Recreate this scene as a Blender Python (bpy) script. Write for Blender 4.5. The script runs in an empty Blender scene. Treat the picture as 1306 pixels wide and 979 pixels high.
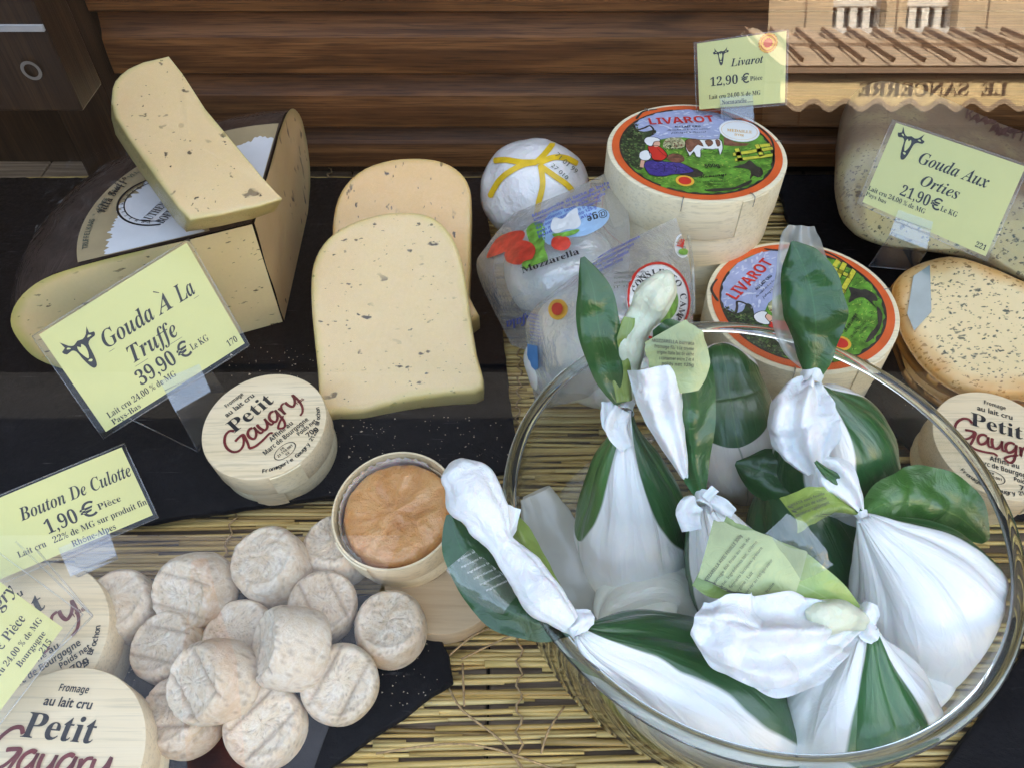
import bpy, bmesh, math, random
from mathutils import Vector, Matrix, noise
R = math.radians
random.seed(7)
SC = bpy.context.scene
COL = SC.collection
# ------------------------------------------------------------------ camera
F = 981.0; PITCH = R(49); H = .42
cp, sp = math.cos(PITCH), math.sin(PITCH)
cam_d = bpy.data.cameras.new('camera'); cam = bpy.data.objects.new('camera', cam_d); COL.objects.link(cam)
cam.location = (0, 0, H); cam.rotation_euler = (R(90) - PITCH, 0, 0)
cam_d.sensor_width = 36; cam_d.lens = 36 * F / 1306; cam_d.clip_start = .005; cam_d.clip_end = 500
SC.camera = cam
# ------------------------------------------------------------------ world, sun, exposure
SUN_EL, SUN_AZ = R(52), R(20)       # the sun stands behind the shop and lights the facade across the street
world = bpy.data.worlds.new('World'); SC.world = world; world.use_nodes = True
wn = world.node_tree; bg = wn.nodes['Background']
sky = wn.nodes.new('ShaderNodeTexSky'); sky.sky_type = 'NISHITA'; sky.sun_disc = False
sky.sun_elevation = SUN_EL; sky.sun_rotation = SUN_AZ; sky.dust_density = 4; sky.ozone_density = .6
wn.links.new(sky.outputs[0], bg.inputs[0]); bg.inputs[1].default_value = .15
sd = bpy.data.lights.new('sun', 'SUN'); sd.energy = 3.4; sd.angle = R(.5); sd.color = (1, .95, .87)
sun = bpy.data.objects.new('sun', sd); COL.objects.link(sun)
sdir = Vector((math.sin(SUN_AZ) * math.cos(SUN_EL), math.cos(SUN_AZ) * math.cos(SUN_EL), math.sin(SUN_EL)))
sun.rotation_euler = sdir.to_track_quat('Z', 'Y').to_euler()
vs = SC.view_settings
vs.view_transform = 'Standard'; vs.look = 'None'; vs.gamma = 1; vs.use_curve_mapping = False
vs.exposure = 3.28
vs.use_white_balance = True; vs.white_balance_temperature = 7900; vs.white_balance_tint = 6   # the camera's balance for open shade
SC.render.engine = 'CYCLES'
cy = SC.cycles
cy.use_denoising = True; cy.max_bounces = 10; cy.transparent_max_bounces = 24; cy.transmission_bounces = 8
cy.glossy_bounces = 3; cy.diffuse_bounces = 4; cy.caustics_reflective = False; cy.caustics_refractive = False
cy.sample_clamp_indirect = 6

# ------------------------------------------------------------------ helpers
def P(u, v, z):
    """world point at height z seen at target pixel (u, v)"""
    X = (u - 653) / F; Y = (489.5 - v) / F
    d = Vector((X, cp + Y * sp, -sp + Y * cp))
    k = (z - H) / d.z
    return Vector((k * d.x, k * d.y, z))
def depth(p): return p.y * cp - (p.z - H) * sp
def pxr(p, r): return r * depth(p) / F          # r target pixels at p, in metres
CAMP = Vector((0, 0, H))
def Pp(u, v, o, n):
    """point of the plane (o, n) along the ray of a pixel"""
    X = (u - 653) / F; Y = (489.5 - v) / F
    d = Vector((X, cp + Y * sp, -sp + Y * cp))
    return CAMP + d * ((o - CAMP).dot(n) / d.dot(n))

def tag(o, label=None, cat=None, group=None, kind=None):
    if label: o['label'] = label
    if cat: o['category'] = cat
    if group: o['group'] = group
    if kind: o['kind'] = kind
    return o
def thing(name, label, cat, loc, group=None):
    o = bpy.data.objects.new(name, None); COL.objects.link(o); o.location = loc; o.empty_display_size = .01
    o['wl'] = list(loc)
    return tag(o, label, cat, group)
def W(o):
    return Vector(o['wl']) if o is not None and 'wl' in o else Vector((0, 0, 0))
def build(name, vs_, fs, mat, parent=None, smooth=True, uv=None, attr=None):
    wl = W(parent)
    me = bpy.data.meshes.new(name)
    me.from_pydata([tuple(Vector(v) - wl) for v in vs_], [], fs)
    if smooth: me.polygons.foreach_set('use_smooth', [True] * len(me.polygons))
    if uv:
        l = me.uv_layers.new(name='UVMap')
        for lp in me.loops: l.data[lp.index].uv = uv[lp.vertex_index]
    if attr:
        for k, vals in attr.items():
            a = me.attributes.new(k, 'FLOAT', 'POINT'); a.data.foreach_set('value', vals)
    me.materials.append(mat); me.update()
    o = bpy.data.objects.new(name, me); COL.objects.link(o)
    if parent is not None:
        o.parent = parent
        o['wl'] = list(wl)
    return o
def autosmooth(o, deg=35):
    me = o.data
    me.polygons.foreach_set('use_smooth', [True] * len(me.polygons))
    bm = bmesh.new(); bm.from_mesh(me)
    for e in bm.edges:
        if len(e.link_faces) == 2 and e.calc_face_angle(0) > R(deg): e.smooth = False
    bm.to_mesh(me); bm.free()
    return o
def box(name, lo, hi, mat, parent=None, bev=0, rot=None):
    bm = bmesh.new(); bmesh.ops.create_cube(bm, size=1)
    c = [(a + b) / 2 for a, b in zip(lo, hi)]; s = [b - a for a, b in zip(lo, hi)]
    bmesh.ops.scale(bm, vec=s, verts=bm.verts)
    if bev: bmesh.ops.bevel(bm, geom=list(bm.edges), offset=bev, segments=2, affect='EDGES', profile=.5)
    if rot: bmesh.ops.rotate(bm, cent=(0, 0, 0), matrix=rot, verts=bm.verts)
    bmesh.ops.translate(bm, vec=c, verts=bm.verts)
    v = [tuple(x.co) for x in bm.verts]; f = [[q.index for q in p.verts] for p in bm.faces]
    bm.free()
    return build(name, v, f, mat, parent, smooth=False)
def catmull(pts, n, closed=False):
    """pts: equal-length tuples; returns n samples per segment"""
    out = []; m = len(pts)
    rng = range(m if closed else m - 1)
    for i in rng:
        if closed: a, b, c, d = (pts[(i + j) % m] for j in (-1, 0, 1, 2))
        else: a, b, c, d = pts[max(i - 1, 0)], pts[i], pts[i + 1], pts[min(i + 2, m - 1)]
        for k in range(n):
            t = k / n
            out.append(tuple(.5 * (2 * q + (r - p) * t + (2 * p - 5 * q + 4 * r - s) * t * t + (3 * q - p - 3 * r + s) * t ** 3)
                             for p, q, r, s in zip(a, b, c, d)))
    if not closed: out.append(tuple(pts[-1]))
    return out
def gridfaces(nr, nc, wrap=False, off=0):
    f = []
    for i in range(nr - 1):
        for j in range(nc if wrap else nc - 1):
            a = off + i * nc + j; b = off + i * nc + (j + 1) % nc
            f.append((a, b, b + nc, a + nc))
    return f
def fr(o, n, x=Vector((1, 0, 0))):
    """frame: origin o, z axis n, x axis near x"""
    n = Vector(n).normalized(); x = Vector(x); x = (x - n * x.dot(n)).normalized(); y = n.cross(x)
    return lambda a, b, c=0.0: Vector(o) + x * a + y * b + n * c
def nz(p, s, seed=0.0): return noise.noise(Vector(p) * s + Vector((seed * 7.3, seed * 3.1, seed)))

# ------------------------------------------------------------------ materials
class NT:
    def __init__(s, name):
        s.m = bpy.data.materials.new(name); s.m.use_nodes = True; s.t = s.m.node_tree
        s.b = s.t.nodes['Principled BSDF']; s.out = s.t.nodes['Material Output']
    def n(s, typ, **kw):
        x = s.t.nodes.new('ShaderNode' + typ)
        for k, v in kw.items():
            if k.startswith('i_'): x.inputs[k[2:].replace('_', ' ')].default_value = v
            else: setattr(x, k, v)
        return x
    def l(s, a, b): s.t.links.new(a, b)
    def co(s, kind='Object', scale=(1, 1, 1)):
        tc = s.n('TexCoord'); mp = s.n('Mapping'); mp.inputs['Scale'].default_value = scale
        s.l(tc.outputs[kind], mp.inputs[0]); return mp.outputs[0]
    def noise(s, co, scale, detail=4, rough=.55, dist=0):
        x = s.n('TexNoise'); x.inputs['Scale'].default_value = scale; x.inputs['Detail'].default_value = detail
        x.inputs['Roughness'].default_value = rough; x.inputs['Distortion'].default_value = dist
        s.l(co, x.inputs['Vector']); return x.outputs[0]
    def vor(s, co, scale, feature='F1', rnd=1.0):
        x = s.n('TexVoronoi'); x.feature = feature; x.inputs['Scale'].default_value = scale
        x.inputs['Randomness'].default_value = rnd; s.l(co, x.inputs['Vector']); return x
    def ramp(s, fac, stops):
        x = s.n('ValToRGB'); e = x.color_ramp.elements
        while len(e) < len(stops): e.new(.5)
        for k, (p, c) in enumerate(stops):
            e[k].position = p; e[k].color = (*c, 1) if len(c) == 3 else c
        s.l(fac, x.inputs[0]); return x.outputs[0]
    def mr(s, v, a, b, c=0, d=1):
        x = s.n('MapRange'); x.inputs[1].default_value = a; x.inputs[2].default_value = b
        x.inputs[3].default_value = c; x.inputs[4].default_value = d; s.l(v, x.inputs[0]); return x.outputs[0]
    def mix(s, fac, a, b, mode='MIX'):
        x = s.n('Mix'); x.data_type = 'RGBA'; x.blend_type = mode
        for sock, val in ((x.inputs[0], fac), (x.inputs[6], a), (x.inputs[7], b)):
            if hasattr(val, 'links'): s.l(val, sock)
            elif isinstance(val, (int, float)): sock.default_value = val
            else: sock.default_value = (*val, 1)
        return x.outputs[2]
    def math(s, op, a, b=None, clamp=False):
        x = s.n('Math'); x.operation = op; x.use_clamp = clamp
        for i, v in enumerate((a, b)):
            if v is None: continue
            if hasattr(v, 'links'): s.l(v, x.inputs[i])
            else: x.inputs[i].default_value = v
        return x.outputs[0]
    def bump(s, h, strength=.3, dist=.001, inp='Normal', prev=None):
        x = s.n('Bump'); x.inputs['Strength'].default_value = strength; x.inputs['Distance'].default_value = dist
        s.l(h, x.inputs['Height'])
        if prev: s.l(prev, x.inputs['Normal'])
        s.l(x.outputs[0], s.b.inputs[inp]); return x.outputs[0]
    def set(s, **kw):
        for k, v in kw.items(): s.b.inputs[k.replace('_', ' ')].default_value = v
        return s
def plain(name, c, rough=.5, var=.12, scale=60, bump=0, bscale=300, **kw):
    t = NT(name); co = t.co()
    n = t.noise(co, scale)
    d = tuple(x * (1 - var) for x in c); e = tuple(min(1, x * (1 + var)) for x in c)
    t.l(t.ramp(n, [(.3, d), (.7, e)]), t.b.inputs['Base Color'])
    t.b.inputs['Roughness'].default_value = rough
    if bump: t.bump(t.noise(co, bscale, 6), bump, .0006)
    t.set(**kw)
    return t.m
def film(t, strength=.35, rough=.1, scale=70, weight=1.0, dist=.0012):
    """cling film: a coat with its own creases"""
    co = t.co()
    mp = t.n('Mapping'); mp.inputs['Scale'].default_value = (1, .35, 1); mp.inputs['Rotation'].default_value = (.4, .3, .6); t.l(co, mp.inputs[0])
    n = t.noise(mp.outputs[0], scale, 3, .6, 1.4)
    r = t.math('ABSOLUTE', t.math('SUBTRACT', n, .5))
    x = t.n('Bump'); x.inputs['Strength'].default_value = strength; x.inputs['Distance'].default_value = dist
    t.l(r, x.inputs['Height']); t.l(x.outputs[0], t.b.inputs['Coat Normal'])
    t.b.inputs['Coat Weight'].default_value = weight; t.b.inputs['Coat Roughness'].default_value = rough
def cheese(name, c, c2, rindc, speck=None, sscale=90, sth=.12, sdens=.5, slong=(1, 1, 1), filmk=None, mid=None, sss=.25, rimw=1.0):
    sat = lambda q: (q[0], q[1] * .86, q[2] * .72)
    c, c2 = sat(c), sat(c2)
    t = NT(name); co = t.co()
    big = t.noise(co, 14, 3)
    col = t.mix(t.mr(big, .35, .65), c, c2)
    fine = t.noise(co, 420, 5)
    col = t.mix(t.mr(fine, .3, .7, 0, .35), col, tuple(x * .88 for x in c), 'MIX')
    # small pits, darker in colour and sunk in the bump
    pv = t.vor(co, 75); pit = t.mr(pv.outputs['Distance'], .10, .16, 1, 0)
    pc = t.n('SeparateColor'); t.l(pv.outputs['Color'], pc.inputs[0])
    pit = t.math('MULTIPLY', pit, t.math('GREATER_THAN', pc.outputs[0], .86))
    col = t.mix(t.math('MULTIPLY', pit, .45), col, tuple(x * .5 for x in c2))
    if speck:
        for k, (sc_, th, dn, seed) in enumerate(speck):
            mp = t.n('Mapping'); mp.inputs['Scale'].default_value = slong; mp.inputs['Location'].default_value = (seed, seed * 2, 0)
            mp.inputs['Rotation'].default_value = (.3, .5 + k, .5 + 1.3 * k)
            t.l(co, mp.inputs[0])
            dn_ = t.n('TexNoise'); dn_.inputs['Scale'].default_value = sc_ * 1.7; t.l(mp.outputs[0], dn_.inputs['Vector'])
            ad = t.n('VectorMath'); ad.operation = 'SCALE'; ad.inputs['Scale'].default_value = 1.1 / sc_; t.l(dn_.outputs['Color'], ad.inputs[0])
            a2 = t.n('VectorMath'); a2.operation = 'ADD'; t.l(mp.outputs[0], a2.inputs[0]); t.l(ad.outputs[0], a2.inputs[1])
            v = t.vor(a2.outputs[0], sc_)
            s = t.n('SeparateColor'); t.l(v.outputs['Color'], s.inputs[0])
            m = t.math('MULTIPLY', t.mr(v.outputs['Distance'], th, th * 1.5, 1, 0), t.math('GREATER_THAN', s.outputs[0], 1 - dn))
            m = t.math('MULTIPLY', m, t.mr(t.noise(co, 22 + 5 * k, 2), .38, .48)) if dn < .4 else m
            tone = t.mr(s.outputs[1], 0, 1, .7, 1)
            col = t.mix(t.math('MULTIPLY', m, tone), col, mid or (.06, .035, .02))
    at = t.n('Attribute'); at.attribute_name = 'edge'
    e = t.math('ADD', at.outputs['Fac'], t.mr(t.noise(co, 40, 3), .3, .7, -.12, .12))
    if isinstance(rindc[0], tuple): stops = rindc
    col = t.mix(t.mr(e, .55, 1.0, 0, .95 * rimw), col, rindc)
    t.l(col, t.b.inputs['Base Color'])
    t.set(Roughness=.42, Specular_IOR_Level=.3, Subsurface_Weight=sss, Subsurface_Scale=.006)
    t.b.inputs['Subsurface Radius'].default_value = (1, .6, .3)
    t.bump(t.math('ADD', t.math('MULTIPLY', fine, .4), t.math('MULTIPLY', pit, -1.5)), .35, .0006)
    if filmk: film(t, **filmk)
    return t.m
def clear(name, tint=(1, 1, 1), alpha=.12, rough=.06, ior=1.45, bump=0, bscale=80, fog=None, fogk=.0, fk=1.6):
    """thin clear sheet: transparent with Fresnel reflection, optional milky share"""
    t = NT(name); t.t.nodes.remove(t.b)
    tr = t.n('BsdfTransparent'); tr.inputs[0].default_value = (*tint, 1)
    gl = t.n('BsdfGlossy'); gl.inputs['Roughness'].default_value = rough; gl.inputs[0].default_value = (1, 1, 1, 1)
    lw = t.n('LayerWeight'); lw.inputs[0].default_value = .5; f0 = ((ior - 1) / (ior + 1)) ** 2 * 2
    fz = t.math('ADD', t.math('MULTIPLY', t.math('POWER', lw.outputs['Facing'], 5), 1 - f0), f0)
    a = t.math('ADD', t.math('MULTIPLY', fz, fk), alpha * .1, clamp=True)
    base = tr.outputs[0]
    if fog:
        df = t.n('BsdfTranslucent'); df.inputs[0].default_value = (*fog, 1)
        d2 = t.n('BsdfDiffuse'); d2.inputs[0].default_value = (*fog, 1)
        mm = t.n('MixShader'); mm.inputs[0].default_value = .5; t.l(df.outputs[0], mm.inputs[1]); t.l(d2.outputs[0], mm.inputs[2])
        m2 = t.n('MixShader'); m2.inputs[0].default_value = fogk; t.l(base, m2.inputs[1]); t.l(mm.outputs[0], m2.inputs[2]); base = m2.outputs[0]
    mx = t.n('MixShader'); t.l(a, mx.inputs[0]); t.l(base, mx.inputs[1]); t.l(gl.outputs[0], mx.inputs[2]); t.l(mx.outputs[0], t.out.inputs[0])
    if bump:
        co = t.co(); nn = t.noise(co, bscale, 3, .6, 1.0); r = t.math('ABSOLUTE', t.math('SUBTRACT', nn, .5))
        b = t.n('Bump'); b.inputs['Strength'].default_value = bump; b.inputs['Distance'].default_value = .003
        t.l(r, b.inputs['Height']); t.l(b.outputs[0], gl.inputs['Normal'])
    return t.m
def wood(name, dark, mid, light, axis=0, scale=1.0, rough=.42, grey=.25, coat=.2, pore_k=.6):
    t = NT(name)
    sc_ = [330 * scale] * 3; sc_[axis] = 5 * scale
    tc = t.n('TexCoord'); oi = t.n('ObjectInfo')
    off = t.n('VectorMath'); off.operation = 'SCALE'; off.inputs['Scale'].default_value = 9.0
    cmb = t.n('CombineXYZ'); [t.l(oi.outputs['Random'], cmb.inputs[i]) for i in range(3)]
    t.l(cmb.outputs[0], off.inputs[0])
    add = t.n('VectorMath'); add.operation = 'ADD'; t.l(tc.outputs['Object'], add.inputs[0]); t.l(off.outputs[0], add.inputs[1])
    mp = t.n('Mapping'); mp.inputs['Scale'].default_value = sc_; t.l(add.outputs[0], mp.inputs[0])
    g = t.noise(mp.outputs[0], 1.0, 8, .68, .25)
    s2 = [16 * scale] * 3; s2[axis] = 1.6 * scale
    m2 = t.n('Mapping'); m2.inputs['Scale'].default_value = s2; t.l(add.outputs[0], m2.inputs[0])
    wv = t.noise(m2.outputs[0], 1.6, 3, .5, .4)
    ring = t.math('SINE', t.math('MULTIPLY', wv, 34))
    fac = t.math('ADD', t.math('MULTIPLY', g, .80), t.math('MULTIPLY', t.mr(ring, -1, 1), .20))
    col = t.ramp(fac, [(.25, dark), (.5, mid), (.75, light)])
    s3 = [1100 * scale] * 3; s3[axis] = 26 * scale
    m3 = t.n('Mapping'); m3.inputs['Scale'].default_value = s3; t.l(add.outputs[0], m3.inputs[0])
    pore = t.noise(m3.outputs[0], 1.0, 3, .6)
    col = t.mix(t.mr(pore, .5, .66, 0, pore_k), col, tuple(x * .35 for x in dark))
    t.l(col, t.b.inputs['Base Color'])
    t.set(Roughness=rough, Coat_Weight=coat, Coat_Roughness=.3, Specular_IOR_Level=.25)
    t.bump(t.math('ADD', pore, g), .25 if pore_k > .3 else .08, .0008)
    return t.m

M = {}
M['slat'] = wood('varnished_teak', (.050, .016, .005), (.125, .045, .013), (.24, .098, .032), 0, 1, .5, coat=0)
M['slatworn'] = wood('worn_teak_edge', (.10, .05, .025), (.22, .11, .05), (.34, .20, .11), 0, 1.2)
M['post'] = wood('dark_walnut', (.012, .006, .004), (.026, .013, .007), (.05, .026, .013), 2, 1, .35)
M['board'] = wood('oak_board', (.10, .065, .04), (.22, .15, .095), (.36, .27, .19), 0, 1.3, .55)
M['poplar'] = wood('poplar_veneer', (.78, .61, .38), (.83, .67, .44), (.87, .72, .50), 0, .6, .55, coat=0, pore_k=.28)
M['poplar2'] = wood('poplar_veneer_pale', (.84, .71, .46), (.88, .76, .52), (.90, .80, .60), 0, .6, .55, coat=0, pore_k=.25)
def slate_m():
    t = NT('slate'); co = t.co()
    n = t.noise(co, 30, 8, .7, .6); f = t.noise(co, 260, 6, .7)
    t.l(t.ramp(n, [(.25, (.003, .003, .004)), (.6, (.006, .006, .008)), (.8, (.016, .016, .019))]), t.b.inputs['Base Color'])
    sc_ = t.vor(co, 24, 'DISTANCE_TO_EDGE')
    t.set(Specular_IOR_Level=.12); t.l(t.mr(f, .3, .7, .5, .75), t.b.inputs['Roughness'])
    m2 = t.n('Mapping'); m2.inputs['Scale'].default_value = (30, 400, 1); m2.inputs['Rotation'].default_value = (0, 0, .7); t.l(co, m2.inputs[0])
    scr = t.noise(m2.outputs[0], 1, 2, .5)
    base = t.b.inputs['Base Color'].links[0].from_socket
    t.l(t.mix(t.math('MULTIPLY', t.mr(scr, .66, .74), t.mr(n, .45, .6)), base, (.07, .07, .075)), t.b.inputs['Base Color'])
    t.bump(t.math('ADD', n, t.math('MULTIPLY', f, .25)), .9, .002)
    return t.m
M['slate'] = slate_m()
def reed_m():
    t = NT('dry_reed'); oi = t.n('ObjectInfo')
    at = t.n('Attribute'); at.attribute_name = 'rnd'
    rv = t.math('FRACT', t.math('ADD', oi.outputs['Random'], at.outputs['Fac']))
    c = t.ramp(rv, [(0, (.30, .175, .05)), (.25, (.56, .36, .11)), (.6, (.74, .52, .18)), (.85, (.84, .64, .28)), (1, (.52, .32, .10))])
    tc = t.n('TexCoord'); mp = t.n('Mapping'); mp.inputs['Scale'].default_value = (25, 900, 900); t.l(tc.outputs['Object'], mp.inputs[0])
    n = t.noise(mp.outputs[0], 1, 4, .6)
    kn = t.noise(t.co('Object', (6, 60, 60)), 1, 3)
    c = t.mix(t.mr(n, .4, .75, 0, .5), c, (.22, .13, .045)); c = t.mix(t.mr(kn, .55, .75, 0, .5), c, (.80, .62, .28))
    t.l(c, t.b.inputs['Base Color']); t.set(Roughness=.45); t.bump(n, .4, .0004)
    return t.m
M['reed'] = reed_m()
M['twine'] = plain('twine', (.42, .27, .13), .8, .3, 500, .5, 900)
M['card'] = plain('yellow_card', (.64, .62, .25), .45, .03, 20)
M['ink'] = plain('black_ink', (.012, .012, .014), .5)
M['ink2'] = plain('faded_ink', (.10, .11, .08), .6)
M['red'] = plain('red_ink', (.62, .03, .02), .5)
M['crimson'] = plain('dark_red_ink', (.16, .012, .014), .5, .25)
M['orange'] = plain('orange_ink', (.75, .12, .03), .45)
M['amber'] = plain('amber_ink', (.80, .42, .05), .45)
M['yellow'] = plain('yellow_ink', (.62, .56, .06), .45, .25, 300)
M['tape'] = plain('yellow_tape', (.72, .45, .02), .4, .2, 90)
M['blue'] = plain('blue_ink', (.05, .035, .22), .45, .3, 300)
M['lblue'] = plain('cobalt_print', (.07, .10, .42), .45, .2)
M['cyan'] = plain('sky_blue_print', (.05, .26, .62), .4, .15)
M['palesky'] = plain('pale_blue_print', (.32, .50, .70), .4, .2, 30)
M['tomato'] = plain('tomato_print', (.62, .05, .03), .35, .35, 120)
M['leafp'] = plain('lettuce_print', (.16, .36, .05), .4, .5, 160)
M['whitep'] = plain('white_print', (.80, .80, .78), .4, .04)
M['skyp'] = plain('lid_sky_print', (.34, .38, .56), .45, .12, 120)
M['greenp'] = plain('lid_meadow_print', (.10, .26, .03), .45, .55, 140)
M['darkp'] = plain('lid_dark_print', (.035, .028, .022), .5, .5, 160)
M['treep'] = plain('lid_tree_print', (.03, .05, .02), .5, .7, 240)
M['brownp'] = plain('brown_print', (.20, .075, .045), .5, .4, 300)
M['skinp'] = plain('skin_print', (.70, .38, .26), .5)
M['bushp'] = plain('blossom_print', (.42, .40, .22), .5, .6, 500)
M['steel'] = plain('staple_steel', (.35, .34, .32), .35, Metallic=1.0)
M['clear'] = clear('clear_sleeve', (.985, .985, .98), .0, .10, 1.35, fk=.35)
M['clip'] = clear('clear_clip', (.92, .93, .96), .3, .12, 1.45, fog=(.7, .72, .78), fogk=.05, fk=.8)
M['wrapfilm'] = clear('loose_film', (.95, .96, .95), .3, .12, 1.4, bump=.3, bscale=60, fog=(.8, .82, .8), fogk=.15, fk=1)
M['pane'] = clear('window_glass', (.97, .98, .975), .0, .0, 1.52, fk=.80)
M['bowlglass'] = None
def bowl_m():
    t = NT('bowl_glass'); t.t.nodes.remove(t.b)
    lw = t.n('LayerWeight'); lw.inputs[0].default_value = .35
    c = t.ramp(lw.outputs['Facing'], [(0, (.98, .985, .98)), (.6, (.90, .915, .90)), (.93, (.42, .46, .43))])
    tr = t.n('BsdfTransparent'); t.l(c, tr.inputs[0])
    gl = t.n('BsdfGlossy'); gl.inputs['Roughness'].default_value = .015
    l2 = t.n('LayerWeight'); l2.inputs[0].default_value = .5
    fz = t.math('ADD', t.math('MULTIPLY', t.math('POWER', l2.outputs['Facing'], 4.5), .9), .05)
    mx = t.n('MixShader'); t.l(fz, mx.inputs[0]); t.l(tr.outputs[0], mx.inputs[1]); t.l(gl.outputs[0], mx.inputs[2])
    t.l(mx.outputs[0], t.out.inputs[0]); return t.m
M['bowlglass'] = bowl_m()
def rim_m():
    t = NT('rim_glass'); t.set(Roughness=.02, IOR=1.5, Transmission_Weight=1.0); t.b.inputs['Base Color'].default_value = (.80, .86, .83, 1); return t.m
M['rimglass'] = rim_m()

GREEN = (.022, .105, .026)
def parcel_m(name, panels, base=(.85, .85, .83), green=GREEN, trans=0.0, wet=None):
    """white waxed paper printed with leaves; panels = (angle deg, half width deg, t0, t1, colour)"""
    t = NT(name); uv = t.n('UVMap'); sx = t.n('SeparateXYZ'); t.l(uv.outputs[0], sx.inputs[0])
    co = t.co(); wob = t.mr(t.noise(co, 20, 2), .3, .7, -.012, .012)
    th = t.math('ADD', sx.outputs[0], wob); tt = sx.outputs[1]
    col = base; pv = t.noise(co, 60, 4)
    col = t.mix(t.mr(pv, .3, .7), tuple(x * .95 for x in base), base)
    if wet: col = t.mix(t.mr(t.math('ADD', tt, t.mr(t.noise(co, 30, 3), .3, .7, -.12, .12)), wet[0], wet[1], 0, .85), col, (.76, .69, .56))   # paper soaked against the cheese
    for a, hw, t0, t1, c in panels:
        d = t.math('FRACT', t.math('ADD', t.math('SUBTRACT', th, a / 360.0), 1.5))
        d = t.math('ABSOLUTE', t.math('SUBTRACT', d, .5))
        s = t.mr(tt, t0, t1, 0, math.pi)
        w = t.math('MULTIPLY', t.math('POWER', t.math('MAXIMUM', t.math('SINE', s), 0.0001), .6), hw / 360.0)
        m = t.mr(t.math('SUBTRACT', w, d), -.004, .004)
        vein = t.math('ABSOLUTE', t.math('SINE', t.math('ADD', t.math('MULTIPLY', tt, 60), t.math('MULTIPLY', d, 160))))
        cc = t.mix(t.mr(vein, 0, .25, .18, 0), c, tuple(min(1, x * 1.5 + .01) for x in c))
        cc = t.mix(t.mr(t.noise(co, 25, 3), .3, .7, 0, .5), cc, tuple(x * .6 for x in c))
        midr = t.mr(d, .0, .004, .3, 0)
        cc = t.mix(midr, cc, (.14, .26, .06))
        col = t.mix(m, col, cc)
    t.l(col, t.b.inputs['Base Color'])
    t.set(Roughness=.36, Coat_Weight=.7, Coat_Roughness=.22, Subsurface_Weight=.2, Subsurface_Scale=.006)
    h = t.noise(co, 110, 3, .6, 1.6); r = t.math('ABSOLUTE', t.math('SUBTRACT', h, .5))
    m2 = t.n('Mapping'); m2.inputs['Scale'].default_value = (16, 2.2, 1); t.l(uv.outputs[0], m2.inputs[0]); rf = t.noise(m2.outputs[0], 1.0, 3, .55, .8)
    rf = t.math('ABSOLUTE', t.math('SUBTRACT', rf, .5))
    t.bump(t.math('ADD', t.math('MULTIPLY', r, -.15), t.math('MULTIPLY', rf, -1.0)), .6, .004)
    if trans: t.b.inputs['Transmission Weight'].default_value = trans
    return t.m
def leaf_m(name, c, c2=None, stripe=True, rough=.33):
    t = NT(name); uv = t.n('UVMap'); sx = t.n('SeparateXYZ'); t.l(uv.outputs[0], sx.inputs[0]); co = t.co()
    u = t.math('ABSOLUTE', t.math('SUBTRACT', sx.outputs[0], .5))
    vein = t.math('ABSOLUTE', t.math('SINE', t.math('SUBTRACT', t.math('MULTIPLY', u, 130), t.math('MULTIPLY', sx.outputs[1], 60))))
    c2 = c2 or tuple(min(1, x * 1.9 + .01) for x in c)
    col = t.mix(t.mr(t.noise(co, 30, 3), .35, .65), c, tuple(x * .62 for x in c))
    if stripe:
        col = t.mix(t.mr(vein, 0, .3, .16, 0), col, c2)
        col = t.mix(t.mr(u, 0, .02, .35, 0), col, c2)
    t.l(col, t.b.inputs['Base Color'])
    t.set(Roughness=rough, Coat_Weight=.4, Coat_Roughness=.15)
    h = t.noise(co, 95, 3, .6, 1.6); r = t.math('ABSOLUTE', t.math('SUBTRACT', h, .5)); t.bump(t.math('MULTIPLY', r, -1), .45, .0022)
    return t.m
M['gleaf'] = leaf_m('dark_green_leaf_print', GREEN)
M['lleaf'] = leaf_m('light_green_leaf_print', (.24, .34, .07), (.42, .50, .18))
M['labelgreen'] = leaf_m('pale_green_label_paper', (.44, .52, .25), (.5, .56, .28), False, .4)
M['wpaper'] = leaf_m('white_waxed_paper', (.86, .86, .86), None, False, .42)
M['cpaper'] = leaf_m('cream_waxed_paper', (.72, .74, .56), None, False, .42)
for k in ('wpaper', 'cpaper'):
    nt = M[k].node_tree; b = nt.nodes['Principled BSDF']
    for nd in nt.nodes:
        if nd.type == 'MIX': pass
def white_m(name, c, sss=.3, rough=.5, coat=0.0):
    t = NT(name); co = t.co(); n = t.noise(co, 50, 4)
    t.l(t.mix(t.mr(n, .3, .7), tuple(x * .93 for x in c), c), t.b.inputs['Base Color'])
    t.set(Roughness=rough, Subsurface_Weight=sss, Subsurface_Scale=.006, Coat_Weight=coat, Coat_Roughness=.15)
    h = t.noise(co, 110, 4, .65, 1.6); r = t.math('ABSOLUTE', t.math('SUBTRACT', h, .5)); wp = t.n('VectorMath'); wp.operation = 'SCALE'; wp.inputs['Scale'].default_value = .012
    nc = t.n('TexNoise'); nc.inputs['Scale'].default_value = 40; t.l(co, nc.inputs['Vector']); t.l(nc.outputs['Color'], wp.inputs[0])
    ad = t.n('VectorMath'); ad.operation = 'ADD'; t.l(co, ad.inputs[0]); t.l(wp.outputs[0], ad.inputs[1])
    v1 = t.vor(ad.outputs[0], 85); v2 = t.vor(ad.outputs[0], 190)
    t.bump(t.math('ADD', t.math('MULTIPLY', r, -.5), t.math('ADD', t.math('MULTIPLY', v1.outputs['Distance'], .55), t.math('MULTIPLY', v2.outputs['Distance'], .22))), .55, .0045)
    return t.m
M['wpaper'] = white_m('white_waxed_paper_2', (.85, .85, .855))
M['cpaper'] = white_m('cream_waxed_paper_2', (.74, .76, .58), coat=.3)
M['milky'] = clear('milky_film', (.93, .95, .93), .1, .2, 1.4, bump=.25, fog=(.84, .83, .77), fogk=.62, fk=.8)
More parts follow.
